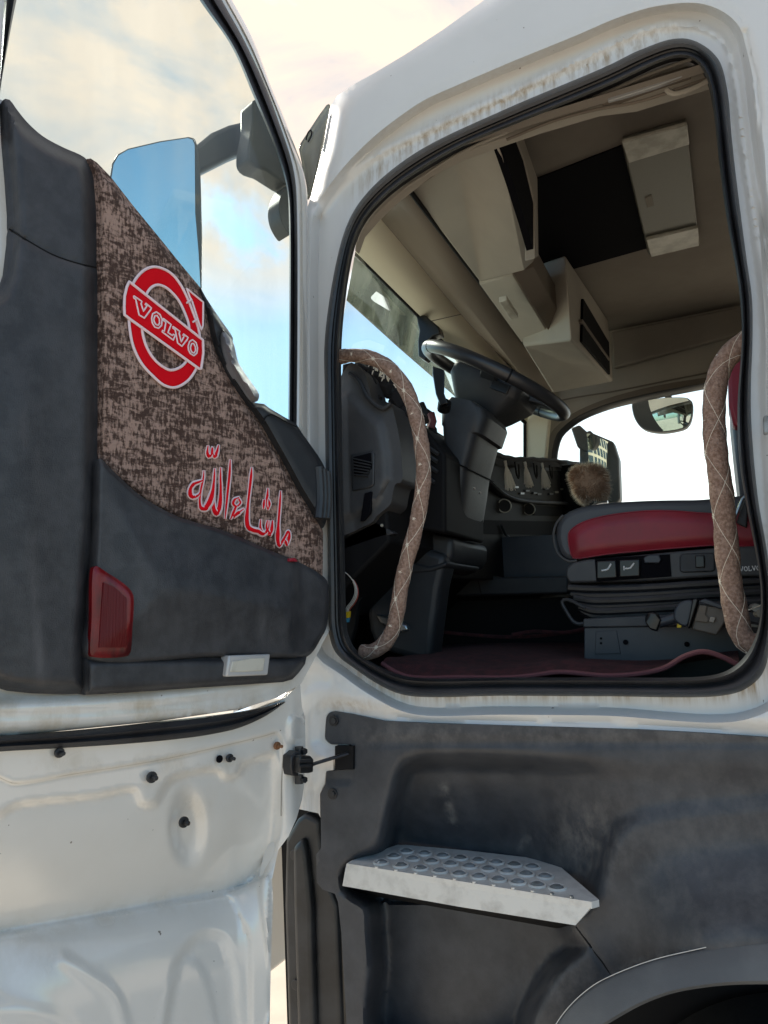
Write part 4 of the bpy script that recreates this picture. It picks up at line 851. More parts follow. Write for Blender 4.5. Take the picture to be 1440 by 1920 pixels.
def lowh(Q):
    x, y = Q[:, 0], Q[:, 1]
    s1 = sdf(Q, L1); s2 = sdf(Q, L2)
    h = .004-.009*sst(4, -6, s1)-.014*sst(3, -16, s2)
    # inward dish
    h -= .018*sst(1.12, .35, np.hypot((x-352)/36., (y-1550)/76.))+0*x
    fy = foldf(x); t = (fy-y)
    # above the fold the sheet rolls inward-under, below it comes out as a shelf
    xf = sst(560, 440, x)
    h += xf*(-.085*np.clip(1-np.clip(t, 0, 1e9)/240., 0, 1)**1.8+.06*(1-np.exp(np.clip(t, -1e9, 0)/75.)))
    h += xf*(-.0)*x
    h += .009*sst(0, -26, sdf(Q, OV))*-1
    h += .003*sst(2, -14, sdf(Q, OV2))
    h += .004*np.exp(-(seg_dist(Q, spl([(120,1800),(170,1830),(215,1870),(240,1960)], 14))/13.)**2)
    h += .003*np.exp(-(seg_dist(Q, spl([(-90,1905),(0,1890),(80,1905),(160,1960)], 14))/20.)**2)
    h += -.01*np.exp(-(np.hypot((x+10)/70., (y-1830)/70.))**2)
    bp_ = spl([(548,1340),(570,1345),(573,1385),(545,1392),(540,1370)], 6, True); h += .006*sst(3, -5, sdf(Q, bp_))
    h += .008*sst(3, -4, sdf(Q, np.array([(420,1675),(505,1640),(505,1960),(470,1960),(468,1760),(440,1690)])))*1
    h -= .02*sst(545, 572, x)*sst(1600, 1500, y)
    return h
def lowd(Q):
    x, y = Q[:, 0], Q[:, 1]
    return .35*np.exp(-(seg_dist(Q, FOLD)/22.)**2)+.5*np.exp(-((y-1430)/22.)**2)*sst(500, 420, x)+.3*np.exp(-(np.hypot((x-60)/90., (y-1800)/60.))**2)+.35*np.exp(-(np.hypot((x-360)/35., (y-1510)/30.))**2)+.05
dl = dc(panel('door_lower_panel', low_out, SD, 'door_paint', None, s=6, hh=lowh, dirt_glint=lowd, con=[(L1, (-5,-1,2,5,9), True), (L2, (-3,5,12,20), True), (OV, (0,8,17,26), True), (OV2, (-2,5,14), True), (FOLD, (-6,0,6), False)], thick=Dt, angle=65))
dc(tube('sheet_edge', [aD(*p, -.001) for p in spl([(-60,1452),(0,1457),(22,1467),(60,1463),(140,1450),(300,1424),(400,1402),(500,1378),(520,1373),(529,1385),(531,1410),(528,1470),(527,1530)], 10)], .0013, 'taupe', None, seg=6))
def bolt(px, py, r_, off, mm='black_rubber'):
    c = aD(px, py, off); o = dc(disc('fixing_bolt', c, DN, r_, .006, mm, None, seg=16, bevel=.0015)); 
    dc(disc('bolt_pin', c+DN*.006, DN+np.array([.1, 0, 0]), r_*.45, .014, 'black_rubber' if mm != 'rust' else 'rust', None, seg=10, bevel=.002)); return o
bolt(110,1411,.0085,.010); bolt(283,1457,.0105,.004); bolt(429,1421,.0085,.004); bolt(518,1398,.0085,.002,'rust'); bolt(343,1541,.0105,-.012)
dc(disc('panel_hole', aD(411,1423,.001), DN, .0075, .002, 'roof_black', None, seg=16))
# black linings
tl = spl([(5,188),(10,185),(18,187),(30,203),(50,228),(80,255),(120,277),(150,290),(164,300),(172,315),(178,345),(181,400),(183,500),(184,640),(183,860),(180,1000),(172,1100),(166,1180),(164,1300)], 10)
tl = [tuple(p) for p in tl]+[(120,1302),(60,1300),(20,1296),(0,1290),(-20,1280),(-60,1270),(-90,1255),(-90,560),(-30,558),(0,545),(12,510),(19,450),(19,400),(14,330),(8,260)]
def tlh(Q):
    s = -sdf(Q, np.array(tl)); x, y = Q[:, 0], Q[:, 1]
    h = .012+.034*sst(0, 26, s)
    ln = spl([(18,430),(50,450),(100,478),(140,492),(185,503)], 10); h -= .004*np.exp(-(seg_dist(Q, ln)/3.5)**2)
    h += .003*sst(0, 4, y-np.interp(x, ln[:, 0], ln[:, 1]))
    h += .005*np.exp(-(seg_dist(Q, spl([(40,600),(45,1000),(65,1180),(80,1300)], 20))/44.)**2)*sst(600, 800, y)
    return h
dc(panel('door_lining', tl, SD, 'trim_plastic', None, s=8, hh=tlh, dirt_glint=lambda Q: .9*np.exp(-(seg_dist(Q, spl([(42,760),(50,950),(62,1100),(80,1300)], 20))/9.)**2)+.15, edge=(4,9,15,21,27), con=[(spl([(18,430),(50,450),(100,478),(140,492),(185,503)], 10), (-3,0,3), False)], thick=Dt, angle=60))  # pale streak down the lining is a highlight put into its colour
LN_ = spl([(17,429),(50,450),(100,478),(140,492),(181,502)], 6); LH_ = tlh(LN_)
dc(tube('lining_seam', [aD(p[0], p[1], h-.0005) for p, h in zip(LN_, LH_+.004)], .0016, 'dark', None, seg=6))
fp = [(163,298),(170,297),(182,305),(208,332),(250,386),(300,447),(342,499),(378,542),(390,577),(398,623),(408,656),(428,700),(450,736),(470,765),(488,787),(512,828),(534,867),(562,919),(585,955),(603,984),(606,1000),(605,1080),(590,1082),(560,1066),(516,1046),(422,1006),(328,976),(262,938),(225,905),(183,872),(183,600),(182,400),(176,330)]
def fph(Q): return .016+.016*sst(0, 14, -sdf(Q, np.array(fp)))+.0016*np.sin(Q[:, 0]*.05)*np.sin(Q[:, 1]*.031)
fpn = dc(panel('fabric_insert', fp, SD, 'fabric', None, s=9, hh=fph, edge=(3,7,11,16), thick=Dt, angle=60))
pk_ = spl([(184,864),(186,860),(192,862),(205,876),(225,895),(262,928),(328,966),(422,996),(516,1036),(560,1054),(600,1076),(614,1090),(616,1110),(616,1150),(611,1180),(600,1200),(588,1220),(576,1231),(560,1233),(400,1231),(165,1233),(170,1150),(180,1000)], 9, True)
def pkh(Q):
    s = -sdf(Q, pk_); x, y = Q[:, 0], Q[:, 1]
    h = .044+.010*sst(-2, 8, s)+.022*sst(0, 160, s)
    h -= .012*sst(545, 575, x)
    h -= .003*np.exp(-(seg_dist(Q, np.array([(568,1062),(560,1120),(545,1222)]))/3.)**2)
    return h
dc(panel('door_pocket', pk_, SD, 'trim_plastic', None, s=8, hh=pkh, edge=(2,5,8,12), dirt_glint=lambda Q: .25+.7*np.exp(-(np.hypot((Q[:, 0]-490)/22., (Q[:, 1]-1165)/22.))**2), thick=Dt, angle=50))
pb = [(160,1233),(575,1231),(572,1245),(560,1262),(548,1274),(530,1279),(360,1290),(250,1298),(160,1303)]
dc(panel('lower_lining', pb, SD, 'trim_plastic', None, s=9, edge=(3,6,9,13), hh=lambda Q: .035+.016*sst(0, 12, -sdf(Q, np.array(pb))), dirt_glint=lambda Q: np.full(len(Q), .2), thick=Dt, angle=50))
rf = spl([(176,1064),(180,1061),(200,1073),(225,1089),(243,1104),(250,1116),(251,1135),(248,1180),(245,1222),(241,1229),(173,1231),(170,1226),(172,1160)], 9, True)
dc(panel('red_reflector', rf, SD, 'reflector_red', None, s=7, edge=(2,4,7), hh=lambda Q: np.maximum(pkh(Q), .055)+.006+.003*sst(0, 7, -sdf(Q, rf)), thick=tuple(-DN*.012), angle=30))
dc(panel('reflector_prism', [(194,1092),(214,1100),(238,1122),(237,1214),(186,1214)], SD, 'reflector_dark', None, s=10, hh=lambda Q: np.maximum(pkh(Q), .055)+.0115, thick=tuple(-DN*.004), angle=30))
lm = dc(boxd('courtesy_lamp', [(429,1229),(508,1226),(503,1266),(424,1269)], .064, .03, 'lens', None, bevel=.004))
dc(boxd('lamp_inner', [(436,1240),(470,1234),(498,1233),(494,1258),(432,1260)], .066, .01, 'clear_plastic', None, bevel=.002))
# mirror-side trim, pull handle and bellows
mt = spl([(376,540),(385,556),(412,597),(432,625),(437,634),(436,642),(428,640),(418,628),(420,660),(432,690),(452,722),(478,755),(495,757),(502,763),(530,780),(556,796),(563,807),(585,838),(600,860),(611,882),(617,905),(617,965),(612,975),(606,990),(585,958),(562,921),(534,869),(512,830),(488,789),(450,738),(428,702),(406,658),(396,623),(388,580)], 8, True)
dc(panel('mirror_trim', mt, SD, 'plastic', None, s=7, edge=(2,5,8), hh=lambda Q: .024+.026*sst(0, 10, -sdf(Q, mt)), thick=Dt, angle=50))
tube_seam = dc(tube('trim_seam', [aD(*p, .052) for p in spl([(492,794),(500,780),(508,777),(540,793),(556,800)], 6)], .0015, 'dark', None, seg=6))
hg = spl([(417,620),(424,624),(437,641),(442,660),(446,677),(458,698),(472,718),(482,732),(486,740),(483,752),(474,752),(452,722),(433,690),(424,666),(419,645)], 6, True)
dc(panel('pull_handle', hg, SD, 'handle_grey', None, s=5, edge=(2,5), hh=lambda Q: .040+.03*sst(0, 9, -sdf(Q, hg)), thick=Dt, angle=60))
for k, x_ in enumerate((596, 603, 610)):
    dc(tube('cable_bellows', [aD(*p, .05-k*.004) for p in spl([(x_+1,876+k*4),(x_+3,900),(x_+4,940),(x_+1,972)], 8)], .0115, 'black_rubber', None, seg=10))
# door check
dc(boxd('check_bracket', [(546,1418),(556,1409),(562,1408),(560,1455),(548,1455),(545,1440)], .03, .03, 'black_rubber', None, bevel=.003))
for y_ in (1408, 1461):
    dc(tube('check_lug', [aD(561, y_-8, .014), aD(561, y_+8, .014)], .0095, 'black_rubber', None, seg=10)); c = aD(566, y_, .02); dc(disc('check_bolt', c, DN, .007, .012, 'black_rubber', None, seg=6))
c0 = aD(588, 1432, .02); c1 = aY(652, 1413, 1.468)
dc(boxd('check_housing', [(562,1419),(566,1416),(583,1417),(589,1424),(588,1448),(580,1450),(562,1450)], .05, .045, 'switch', None, bevel=.004))
for y_ in (1427, 1436): dc(tube('housing_rib', [aD(560, y_, .053), aD(582, y_-1, .053)], .004, 'black_rubber', None, seg=8))
dc(tube('check_strap', spl([aD(584,1434,.03), aD(592,1431,.03), (np.array(aD(592,1431,.03))+c1)/2, c1], .02), .0062, 'black_rubber', None, seg=8, flat=.6))
# --- embroidered emblem: ring, bar, arrow
def emb(name, polys, off, m, w=None):
    bm = bmesh.new()
    for k, P in enumerate(polys):
        t = dens(np.array([aD(*p, off+k*.0001) for p in P]), .004, False)
        tube('', t, w if np.isscalar(w) else w[k], None, None, seg=8, flat=1., bmi=bm)
    return dc(from_bm(name, bm, m, None))
zl = lambda L_: [(220+x/7.383, 480+y/7.383) for x, y in L_]       # read from an enlarged crop
ro = spl(zl([(515,150),(640,180),(760,255),(870,390),(960,560),(1040,760),(1110,960),(1140,1100),(1150,1300),(1120,1480),(1060,1620),(960,1740),(800,1820),(650,1790),(480,1650),(330,1480),(220,1250),(170,1000),(160,780),(180,560),(220,380),(300,260),(400,180)]), 4, True)
ri_ = spl(zl([(560,400),(660,430),(760,510),(850,620),(930,780),(985,940),(1000,1100),(1000,1250),(980,1400),(920,1500),(830,1560),(740,1580),(640,1540),(520,1440),(420,1290),(360,1120),(340,960),(345,780),(370,620),(420,500),(480,430)]), 4, True)
BAR = [tuple(p) for p in zl([(165,355),(1185,1165),(1190,1350),(1160,1560),(1130,1560),(170,870),(100,815),(95,700),(100,560),(130,430)])]
ARW = [tuple(p) for p in zl([(960,450),(1190,640),(1185,960),(1165,1020),(1140,960),(1040,640),(1000,560)])]
em_ = dc(panel('emblem_ring', [tuple(p) for p in ro], SD, 'red_thread', None, s=5, holes=[ri_], hh=lambda Q: .033+.004*sst(0, 4, np.minimum(-sdf(Q, ro), sdf(Q, ri_))), thick=tuple(-DN*.006), angle=60))
dc(tube('emblem_border', [aD(*p, .0365) for p in ro], .0028, 'pink_thread', None, seg=8, closed=True)); dc(tube('emblem_border', [aD(*p, .0365) for p in ri_], .0028, 'pink_thread', None, seg=8, closed=True))
dc(panel('emblem_bar', BAR, SD, 'red_thread', None, s=6, hh=lambda Q: .0375+.004*sst(0, 4, -sdf(Q, np.array(BAR))), thick=tuple(-DN*.008), angle=60))
dc(tube('emblem_border', [aD(*p, .0405) for p in dens(BAR, 4)], .0028, 'pink_thread', None, seg=8, closed=True))
dc(panel('emblem_arrow', ARW, SD, 'red_thread', None, s=4, hh=lambda Q: .0385+.003*sst(0, 3, -sdf(Q, np.array(ARW))), thick=tuple(-DN*.006), angle=60))
dc(tube('emblem_border', [aD(*p, .041) for p in dens(ARW, 3)], .0020, 'pink_thread', None, seg=8, closed=True))
emb('emblem_border', [zl([(960,650),(1030,600)]), zl([(1045,915),(1110,880)]), zl([(1110,880),(1165,1020)])], .0415, 'pink_thread', .0020)
LT = {'V1': [[(225,555),(340,625)], [(265,600),(300,800),(375,855),(460,720)], [(320,640),(365,790)], [(380,670),(470,725)]],
      }
def outl(L_): return zl(L_)
lets = [outl([(228,552),(340,630),(328,660),(362,765),(410,690),(385,670),(395,655),(472,722),(460,745),(375,860),(300,815),(255,600),(228,580),(228,552)]),
        outl([(475,860),(490,800),(540,775),(590,810),(620,880),(612,960),(570,1000),(520,985),(485,930),(475,860)]), outl([(505,870),(520,830),(550,825),(580,870),(585,930),(565,960),(530,945),(508,905),(505,870)]),
        outl([(635,865),(745,950),(735,975),(700,1060),(760,1100),(775,1085),(800,1100),(775,1165),(620,1050),(625,1030),(650,1040),(672,920),(635,890),(635,865)]),
        outl([(770,975),(865,1045),(855,1070),(885,1190),(925,1110),(905,1095),(915,1080),(980,1130),(965,1160),(895,1250),(835,1205),(800,1020),(770,1000),(770,975)]),
        outl([(980,1250),(1000,1185),(1040,1160),(1090,1200),(1110,1270),(1100,1345),(1060,1380),(1010,1350),(985,1300),(980,1250)]), outl([(1012,1260),(1030,1215),(1055,1210),(1080,1260),(1083,1310),(1060,1345),(1030,1330),(1014,1295),(1012,1260)])]
emb('emblem_lettering', lets, .0425, 'pink_thread', .0016)
# --- embroidered Arabic words
za = lambda L_: [(340+x/5.143, 820+y/5.143) for x, y in L_]
def script(strokes):
    bw = bmesh.new(); br = bmesh.new()
    for k, (P, ws) in enumerate(strokes):
        C_ = spl(za(P), 2.0); wd = np.interp(np.linspace(0, 1, len(C_)), np.linspace(0, 1, len(ws)), ws)/5.143*.00084*1.25+.0008
        tube('', [aD(*p, .0335+k*.00008) for p in C_], wd*.5+.0028, None, None, seg=10, bmi=bw)
        tube('', [aD(*p, .0365+k*.00008) for p in C_], wd*.5+.0003, None, None, seg=10, bmi=br)
    dc(from_bm('script_outline', bw, 'pink_thread', None)); dc(from_bm('script_lettering', br, 'red_thread', None))
script([
 ([(218,320),(214,380),(205,430),(190,500),(180,580),(178,630),(190,680),(220,690),(255,655),(285,590),(305,510),(315,420),(322,300)], [0,10,14,12,12,20,50,62,52,30,16,12,2]),
 ([(205,415),(170,430),(120,450),(88,500),(90,560),(120,575),(165,555),(190,520)], [10,24,30,30,44,40,20,4]),
 ([(310,560),(310,640),(315,700),(338,735),(360,700),(375,620),(380,500),(378,400),(380,290)], [10,20,44,48,38,20,16,12,2]),
 ([(472,215),(465,350),(452,480),(440,600),(430,700),(422,785)], [2,20,20,18,14,2]),
 ([(258,80),(252,150),(265,180),(290,165),(300,100),(300,160),(320,185),(340,150),(360,75)], [2,16,34,22,4,22,34,20,2]),
 ([(555,580),(515,600),(500,640),(530,665),(570,630),(552,590)], [6,22,20,14,14,10]), ([(530,660),(505,720),(475,790)], [16,24,2]), ([(500,765),(560,720),(603,690)], [26,34,4]),
 ([(680,290),(670,400),(652,560),(638,700),(632,800),(645,865),(690,895),(735,905),(780,930),(815,915),(840,860),(845,800)], [2,22,22,20,18,24,40,44,52,44,20,4]),
 ([(765,790),(762,870),(775,915)], [2,14,30]), ([(845,940),(868,900),(880,800)], [40,30,4]), ([(830,800),(822,870),(845,935)], [4,16,40]),
 ([(835,490),(830,560),(818,630),(835,700)], [2,22,14,2]), ([(800,600),(795,650),(792,690)], [10,22,2]), ([(835,590),(850,640),(835,700)], [8,22,2]),
 ([(958,515),(950,650),(940,780),(932,900),(930,990),(945,1045),(970,1010),(1000,960),(1030,910),(1038,960),(1020,1045)], [2,16,18,18,22,44,34,22,20,34,10]), ([(985,985),(1005,1010),(1020,1045)], [14,30,12]),
])
dc(boxd('woven_tag', [(542,1052),(546,1046),(554,1046),(560,1053)], .06, .02, 'red_leather', None, bevel=.002))
# --- mirror outside the door glass
mg = [(209,334),(213,308),(222,292),(240,281),(300,267),(352,259),(361,262),(365,272),(366,400),(372,470),(377,560),(300,620),(230,520),(209,420)]
def facing_pts(px, c, target):
    c = np.array(c); d = (c-EYE)/np.linalg.norm(c-EYE); r_ = np.array(target)/np.linalg.norm(target); nrm = r_-d; nrm /= np.linalg.norm(nrm)
    return [EYE+ray(*p)*(((c-EYE)@nrm)/(ray(*p)@nrm)) for p in px], nrm
MT = (.80, -.50, .25); mc = aD(300, 400, -.20)
hp_, mn = facing_pts([(206,334),(210,305),(220,288),(240,277),(300,263),(354,255),(366,258),(371,272),(377,330),(380,430),(379,560),(300,640),(220,560),(205,420)], mc-np.array([.006, 0, 0]), MT)
mir = dc(prism('mirror_housing', hp_, -mn*.045, 'mirror_housing', None, bevel=.006))
gp_, mn = facing_pts(mg, mc, MT); dc(prism('mirror_glass', gp_, -mn*.003, 'mirror', None, bevel=0))
dc(boxd('mirror_arm', [(364,275),(400,246),(432,232),(476,222),(500,228),(500,300),(480,284),(462,284),(440,293),(366,330)], -.23, .05, 'mirror_housing', None, bevel=.012))
dc(boxd('mirror_mount', spl([(478,185),(520,230),(545,290),(546,345),(520,332),(498,318),(480,312),(468,300),(466,284),(474,230)], 8, True), -.12, .06, 'mirror_housing', None, bevel=.012))
dc(boxd('mirror_mount', spl([(540,345),(530,360),(523,385),(528,415),(545,440)], 8, True), -.12, .05, 'mirror_housing', None, bevel=.012))

# ================================================================== far mirrors
mm_ = boxp('far_mirror', [(1086,835),(1092,812),(1106,806),(1112,812),(1150,828),(1160,860),(1163,935),(1156,944),(1100,942),(1086,900)], 4.06, .10, 'mirror_housing', truck, bevel=.01)
def facing(name, px, y, target, m, parent, rr_=None):
    P = [aY(p[0], p[1], y) for p in px]; c = np.mean(P, 0); d = (c-EYE)/np.linalg.norm(c-EYE); r_ = np.array(target)-c; r_ /= np.linalg.norm(r_); nrm = r_-d; nrm /= np.linalg.norm(nrm)
    pts = []
    for p in px:
        dd_ = ray(*p); pts.append(EYE+dd_*(((c-EYE)@nrm)/(dd_@nrm)))
    return prism(name, pts, -nrm*.004, m, parent, bevel=0)
BC = np.array([34., 30., 6.])
far_ = (lambda px: panel('mirror_glass', px, lambda a_, b_, h: fsurf(a_, b_), 'mirror_far', mm_, s=6))
fc0 = aY(1134, 875, 4.0); fd_ = (fc0-EYE)/np.linalg.norm(fc0-EYE); fr_ = (BC-fc0)/np.linalg.norm(BC-fc0); fn_ = fr_-fd_; fn_ /= np.linalg.norm(fn_)
def fsurf(a_, b_):
    d = ray(a_, b_); p = EYE+d*(((fc0-EYE)@fn_)/(d@fn_)); return p-fn_*(np.linalg.norm(p-fc0)**2/(2*.9))
far_([(1108,812),(1113,812),(1150,831),(1157,850),(1160,880),(1160,932),(1155,941),(1106,938)])
boxp('far_mirror_arm', [(1070,802),(1086,796),(1112,820),(1112,850),(1092,845),(1082,838)], 4.05, .05, 'mirror_housing', mm_, bevel=.01)
wide = spl([(1184,757),(1186,752),(1210,749),(1262,744),(1290,746),(1298,752),(1297,785),(1288,800),(1262,808),(1235,810),(1206,803),(1190,785)], 8, True)
wm = boxp('wide_mirror', [tuple(p) for p in wide], 4.06, .06, 'mirror_housing', truck, bevel=.01)
cc_ = np.array([1240, 775.])
panel('wide_mirror_glass', [tuple(p) for p in (wide-cc_)*.95+cc_], SY, 'mirror_far', wm, s=6, hh=lambda Q: 4.045+.06*(((Q[:, 0]-1240)/60)**2+((Q[:, 1]-770)/60)**2)*.28-.22*(Q[:, 0]-1240)/60*.18+.06*(Q[:, 1]-770)/60*.3)
boxp('mirror_stem', [(1246,735),(1258,733),(1260,750),(1247,752)], 4.08, .03, 'mirror_housing', wm, bevel=.004)

# ================================================================== loose things
# floor mat
HEM = spl([(716,1243),(735,1256),(763,1268),(800,1271),(850,1270),(961,1270),(1000,1266),(1050,1260),(1100,1264),(1133,1267),(1200,1263),(1247,1252),(1283,1231),(1317,1222),(1350,1230),(1387,1249)], 10)
mat_ = empty('floor_mat', (-.4, 1.8, 1.43), 'wavy dark maroon carpet mat with a raised hem on the cab floor', 'floor mat')
bm = bmesh.new(); hem3 = [aY(*p, 1.63) for p in HEM]; rows = [hem3]
for k, (y_, f_) in enumerate(((1.66, .6), (1.70, .35), (1.78, .15), (1.9, .05), (2.1, .0), (2.4, 0), (2.75, 0))):
    row = []
    for i, p in enumerate(hem3):
        base = 1.475+.004*k; dz = p[2]-1.475
        wav = .018*math.sin(p[0]*9+1)*math.exp(-((y_-2.1)/.3)**2)+.012*math.sin(p[0]*14)*math.exp(-((y_-1.8)/.15)**2)
        row.append(np.array([p[0]*(1+.25*(y_-1.63)), y_, base+dz*f_*1.1+wav+(.012 if k < 2 else 0)]))
    rows.append(row)
rv = [[bm.verts.new(p) for p in r_] for r_ in rows]
for A, B in zip(rv[:-1], rv[1:]):
    for j in range(len(A)-1): bm.faces.new((A[j], A[j+1], B[j+1], B[j]))
def lc(o, root): o.parent = root; o.matrix_parent_inverse = Matrix.Translation(root.location).inverted(); return o
lc(from_bm('pile', bm, 'carpet', None, sub=1), mat_); lc(tube('hem', hem3, .0055, 'hem', None, seg=8), mat_)
lc(tube('fold_edge', [aY(*p, 2.35) for p in spl([(830,1185),(880,1190),(940,1194),(1000,1193),(1050,1188),(1100,1182)], 10)], .006, 'carpet', None, seg=8), mat_)
lc(tube('fold_edge', [aY(*p, 2.30) for p in spl([(960,1190),(1000,1184),(1060,1186),(1100,1178)], 10)], .006, 'carpet', None, seg=8), mat_)
# loose gear selector lying at the seat base
gs = empty('loose_selector_stalk', tuple(aY(1290, 1170, 1.86)), 'dismantled black stalk switch with brown housing hanging at the seat base', 'switch')
ly = 1.84
lc(loft('stalk_knob', [[aY(x_, y_, ly-.012+q) for x_, y_, q in s_] for s_ in (
    [(1210,1155,0), (1213,1150,.0), (1214,1150,.03), (1210,1155,.03)], [(1209,1166,-.006), (1220,1148,-.006), (1224,1148,.034), (1212,1168,.034)], [(1218,1180,-.008), (1230,1150,-.008), (1234,1150,.036), (1222,1182,.036)], [(1232,1184,-.006), (1240,1162,-.006), (1242,1162,.034), (1234,1184,.034)])], 'switch', None, bevel=.004), gs)
lc(tube('stalk_shaft', [aY(1234,1168,ly), aY(1262,1160,ly), aY(1290,1150,ly)], [.0125, .013, .0135], 'seat_metal', None, seg=14), gs)
lc(boxp('stalk_hub', [tuple(p) for p in spl([(1263,1160),(1264,1144),(1272,1132),(1286,1125),(1302,1127),(1298,1150),(1289,1175),(1274,1172)], 6, True)], ly-.035, .07, 'seat_metal', None, bevel=.006), gs)
lc(boxp('mounting_flange', [(1298,1125),(1306,1121),(1309,1126),(1292,1180),(1288,1176)], ly-.05, .10, 'switch', None, bevel=.003), gs)
lc(boxp('switch_housing', [(1310,1132),(1352,1138),(1366,1146),(1364,1160),(1344,1192),(1296,1180)], ly-.035, .08, 'brown_box', None, bevel=.004), gs)
lc(boxp('housing_frame', [(1308,1128),(1322,1122),(1362,1136),(1366,1144),(1350,1142)], ly-.045, .05, 'seat_metal', None, bevel=.003), gs)
lc(boxp('terminal_block', [(1312,1134),(1326,1136),(1322,1152),(1330,1160),(1326,1168),(1302,1164)], ly-.042, .01, 'taupe_dark', None, bevel=.002), gs)
lc(boxp('terminal_block', [(1332,1156),(1342,1158),(1338,1168),(1329,1165)], ly-.044, .01, 'taupe', None, bevel=.002), gs)
lc(boxp('connector_tag', [(1270,1170),(1279,1168),(1277,1177),(1269,1177)], ly-.03, .006, 'yellow', None, bevel=.001), gs)
# furry gear knob cover
kc = aY(1106, 906, 2.55)
fur = empty('gear_lever', tuple(aY(1115, 960, 2.55))); fur.parent = truck; fur.matrix_parent_inverse = parent_world(truck).inverted()
FL = fur.location.copy()
lc(tube('lever_shaft', [aY(1118,950,2.55), aY(1117,938,2.55)], .022, 'switch', None, seg=12), fur)
lc(tube('lever_gaiter', [aY(*p, 2.5) for p in spl([(1108,955),(1122,947),(1140,944)], 6)], .012, 'steel', None, seg=8), fur)
fk = empty('gear_knob_cover', tuple(kc), 'fluffy brown fur cover with pale tips pulled over the gear knob', 'knob cover')
bm = bmesh.new(); bmesh.ops.create_icosphere(bm, subdivisions=4, radius=1)
def furpt(v):
    n_ = Vector(v).normalized(); 
    x = n_.x; z = n_.z; sx = .058*(1+.10*math.sin(3*n_.z+.5)); p = Vector((np.sign(x)*abs(x)**.6*sx, n_.y*.055, np.sign(z)*abs(z)**.6*.066))
    p.x += -.010*(p.z/.06)*-1*-.9; return p
base = []
for v in bm.verts:
    n_ = v.co.normalized(); p = furpt(v.co); base.append((p, n_)); v.co = p*.92+Vector(kc)
lc(from_bm('knob_core', bm, 'fur', None), fk)
for nm, mm2, cnt, l0, l1, w0 in (('fur_pile', 'fur', 9000, .010, .018, .0007), ('fur_tips', 'fur_tip', 4200, .018, .028, .0007)):
    bm = bmesh.new()
    for _ in range(cnt):
        v = rng.normal(size=3); v /= np.linalg.norm(v)
        if nm == 'fur_tips' and v[0] > .2 and rng.random() < .6 and v[2] < .5: continue
        if nm == 'fur_tips' and v[1] < -.55 and rng.random() < .9: continue
        p = np.array(furpt(v))*.93+kc; d_ = v+rng.normal(size=3)*.35; d_ /= np.linalg.norm(d_); d_[2] -= .1
        s_ = np.cross(d_, rng.normal(size=3)); s_ /= np.linalg.norm(s_); l_ = rng.uniform(l0, l1)
        a = bm.verts.new(p-s_*w0); b = bm.verts.new(p+s_*w0); c = bm.verts.new(p+d_*l_+[0, 0, -.002]); bm.faces.new((a, b, c))
    lc(from_bm(nm, bm, mm2, None, smooth=False), fk)
# fringe cloth on the dashboard with tassels
fc = empty('dashboard_cover', (-.85, 2.6, 2.35), 'dark fringed cloth with pale tassels laid along the dashboard top', 'dashboard cover')
top = spl([(905,845),(930,852),(960,860),(1000,861),(1040,864),(1075,868),(1110,874)], 6)
P_ = [aX(*p, XF+.02)+np.array([0, 0, .002*math.sin(i*1.7)]) for i, p in enumerate(top)]
bm = bmesh.new(); r0 = [bm.verts.new(p) for p in P_]; r1 = [bm.verts.new(p+np.array([.012*math.sin(i*.9), 0, -.035-.002*math.sin(i*1.3)])) for i, p in enumerate(P_)]; r2 = [bm.verts.new(p+np.array([-.16, 0, .01])) for p in P_]
for i in range(len(P_)-1): bm.faces.new((r0[i], r0[i+1], r1[i+1], r1[i])); bm.faces.new((r0[i], r0[i+1], r2[i+1], r2[i]))
lc(from_bm('cloth', bm, 'cloth_dark', None), fc); lc(tube('cloth_edge', P_, .010, 'cloth_dark', None, seg=8), fc)
def tassel(c, L_, tilt):
    bm = bmesh.new()
    tube('', [c, c+np.array([tilt*.2, 0, -L_*.18])], .006, None, None, seg=8, bmi=bm)
    for k in range(60):
        a = rng.uniform(0, 6.28); r_ = rng.uniform(.004, .016); e = c+KU*(r_*math.cos(a)*1.5+.010)+KN*(r_*math.sin(a)*.5+tilt)+np.array([0, 0, -L_*rng.uniform(.85, 1.05)])
        tube('', [c+np.array([tilt*.2, 0, -L_*.12]), (c+e)/2+np.array([0, .003*math.cos(a), 0]), e], [.0018, .002, .0012], None, None, seg=5, bmi=bm)
    return lc(from_bm('tassel', bm, 'tassel', None), fc)
for p, L_ in (((947,864), .115), ((984,866), .11), ((1016,868), .12)): tassel(aX(*p, XF+.04), L_, .01)
for p in ((965,866), (1000,868), (1030,872)):
    c = aX(*p, XF+.035); lc(tube('fringe_loop', spl([c, c+[0, .02, -.05], c+[0, .05, -.06], c+[0, .06, 0]], .01), .004, 'cloth_dark', None, seg=6), fc)
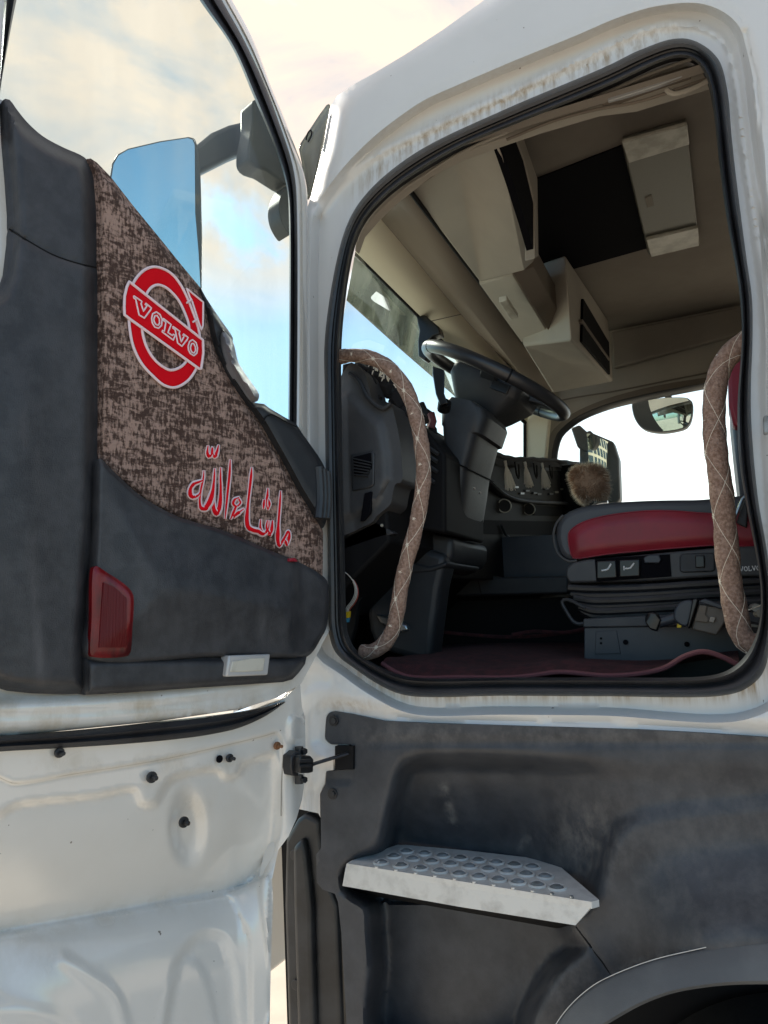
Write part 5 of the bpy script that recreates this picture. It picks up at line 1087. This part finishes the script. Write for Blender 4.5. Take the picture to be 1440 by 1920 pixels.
# near end of the same kind of cloth, bunched at the pillar
bc_ = empty('bunched_cover', tuple(aY(700, 700, 1.75)), 'bunched dark cloth with silver trim on the near end of the dashboard', 'cloth')
for k, (P, y_, r_) in enumerate(([[(668,684),(700,700),(735,745),(765,790)], 1.74, .016], [[(680,680),(715,700),(750,745),(790,790)], 1.80, .018], [[(690,690),(700,705),(690,735),(712,752)], 1.70, .012], [[(640,712),(650,690),(668,684),(690,694)], 1.68, .008], [[(790,760),(800,775),(806,800),(815,815)], 2.0, .014])):
    C_ = spl([aY(*p, y_) for p in P], .015); C_ = C_+rng.normal(size=C_.shape)*.004
    lc(tube('cloth_roll', C_, r_*(1+.25*np.sin(np.arange(len(C_))*1.7+k)), 'cloth_dark', None, seg=8), bc_)
bm = bmesh.new()
for k in range(60):
    t = rng.random(); c = aY(690+t*46+rng.normal()*7, 678+t*30+rng.normal()*7, 1.70+rng.normal()*.01); d_ = rng.normal(size=3); d_ /= np.linalg.norm(d_)
    tube('', [c, c+d_*.005, c+d_*.009+[0, 0, -.004]], [.0018, .0022, .0008], None, None, seg=5, bmi=bm)
lc(from_bm('silver_trim', bm, 'tassel', None), bc_)
lc(tube('rose_trim', [aY(808,775,1.98), aY(812,790,1.98), aY(808,802,1.98)], .012, 'hem', None, seg=8), bc_)

# ================================================================== building behind the viewer's right, met only in the far mirror
bd = empty('office_block', (34, 30, 0), 'cream office block with a grid of dark windows, seen reflected in the far door mirror', 'building')
def bslab(name, lo, hi, m, par):
    bm = bmesh.new(); lo, hi = np.array(lo, float), np.array(hi, float)
    bmesh.ops.create_cube(bm, size=1, matrix=Matrix.Translation(Vector((lo+hi)/2))@Matrix.Diagonal(Vector((*(hi-lo), 1)))); return lc(from_bm(name, bm, m, None), par)
bslab('wall', (30, 8, -.3), (40, 50, 22), 'building_wall', bd)
for i in range(14):
    for j in range(6):
        bslab('window', (29.94, 9+i*2.9, 1.2+j*3.4), (30.02, 11.2+i*2.9, 3.7+j*3.4), 'building_pane', bd)
bslab('roof', (29.7, 7.7, 22), (40.3, 50.3, 22.5), 'building_wall', bd)

# striker on the rear pillar
boxp('door_striker', [(1431,780),(1440,777),(1441,812),(1432,812)], 1.455, .02, 'aluminium_dark', truck, bevel=.003)
pz = lambda p: aY(p[0], p[1], float(covh(np.array([p]))[0])-.001)
tube('cover_joint', [pz(p) for p in ((1080,1737),(1095,1757),(1110,1778),(1130,1804),(1146,1828))], .0022, 'dark', cv, seg=6)
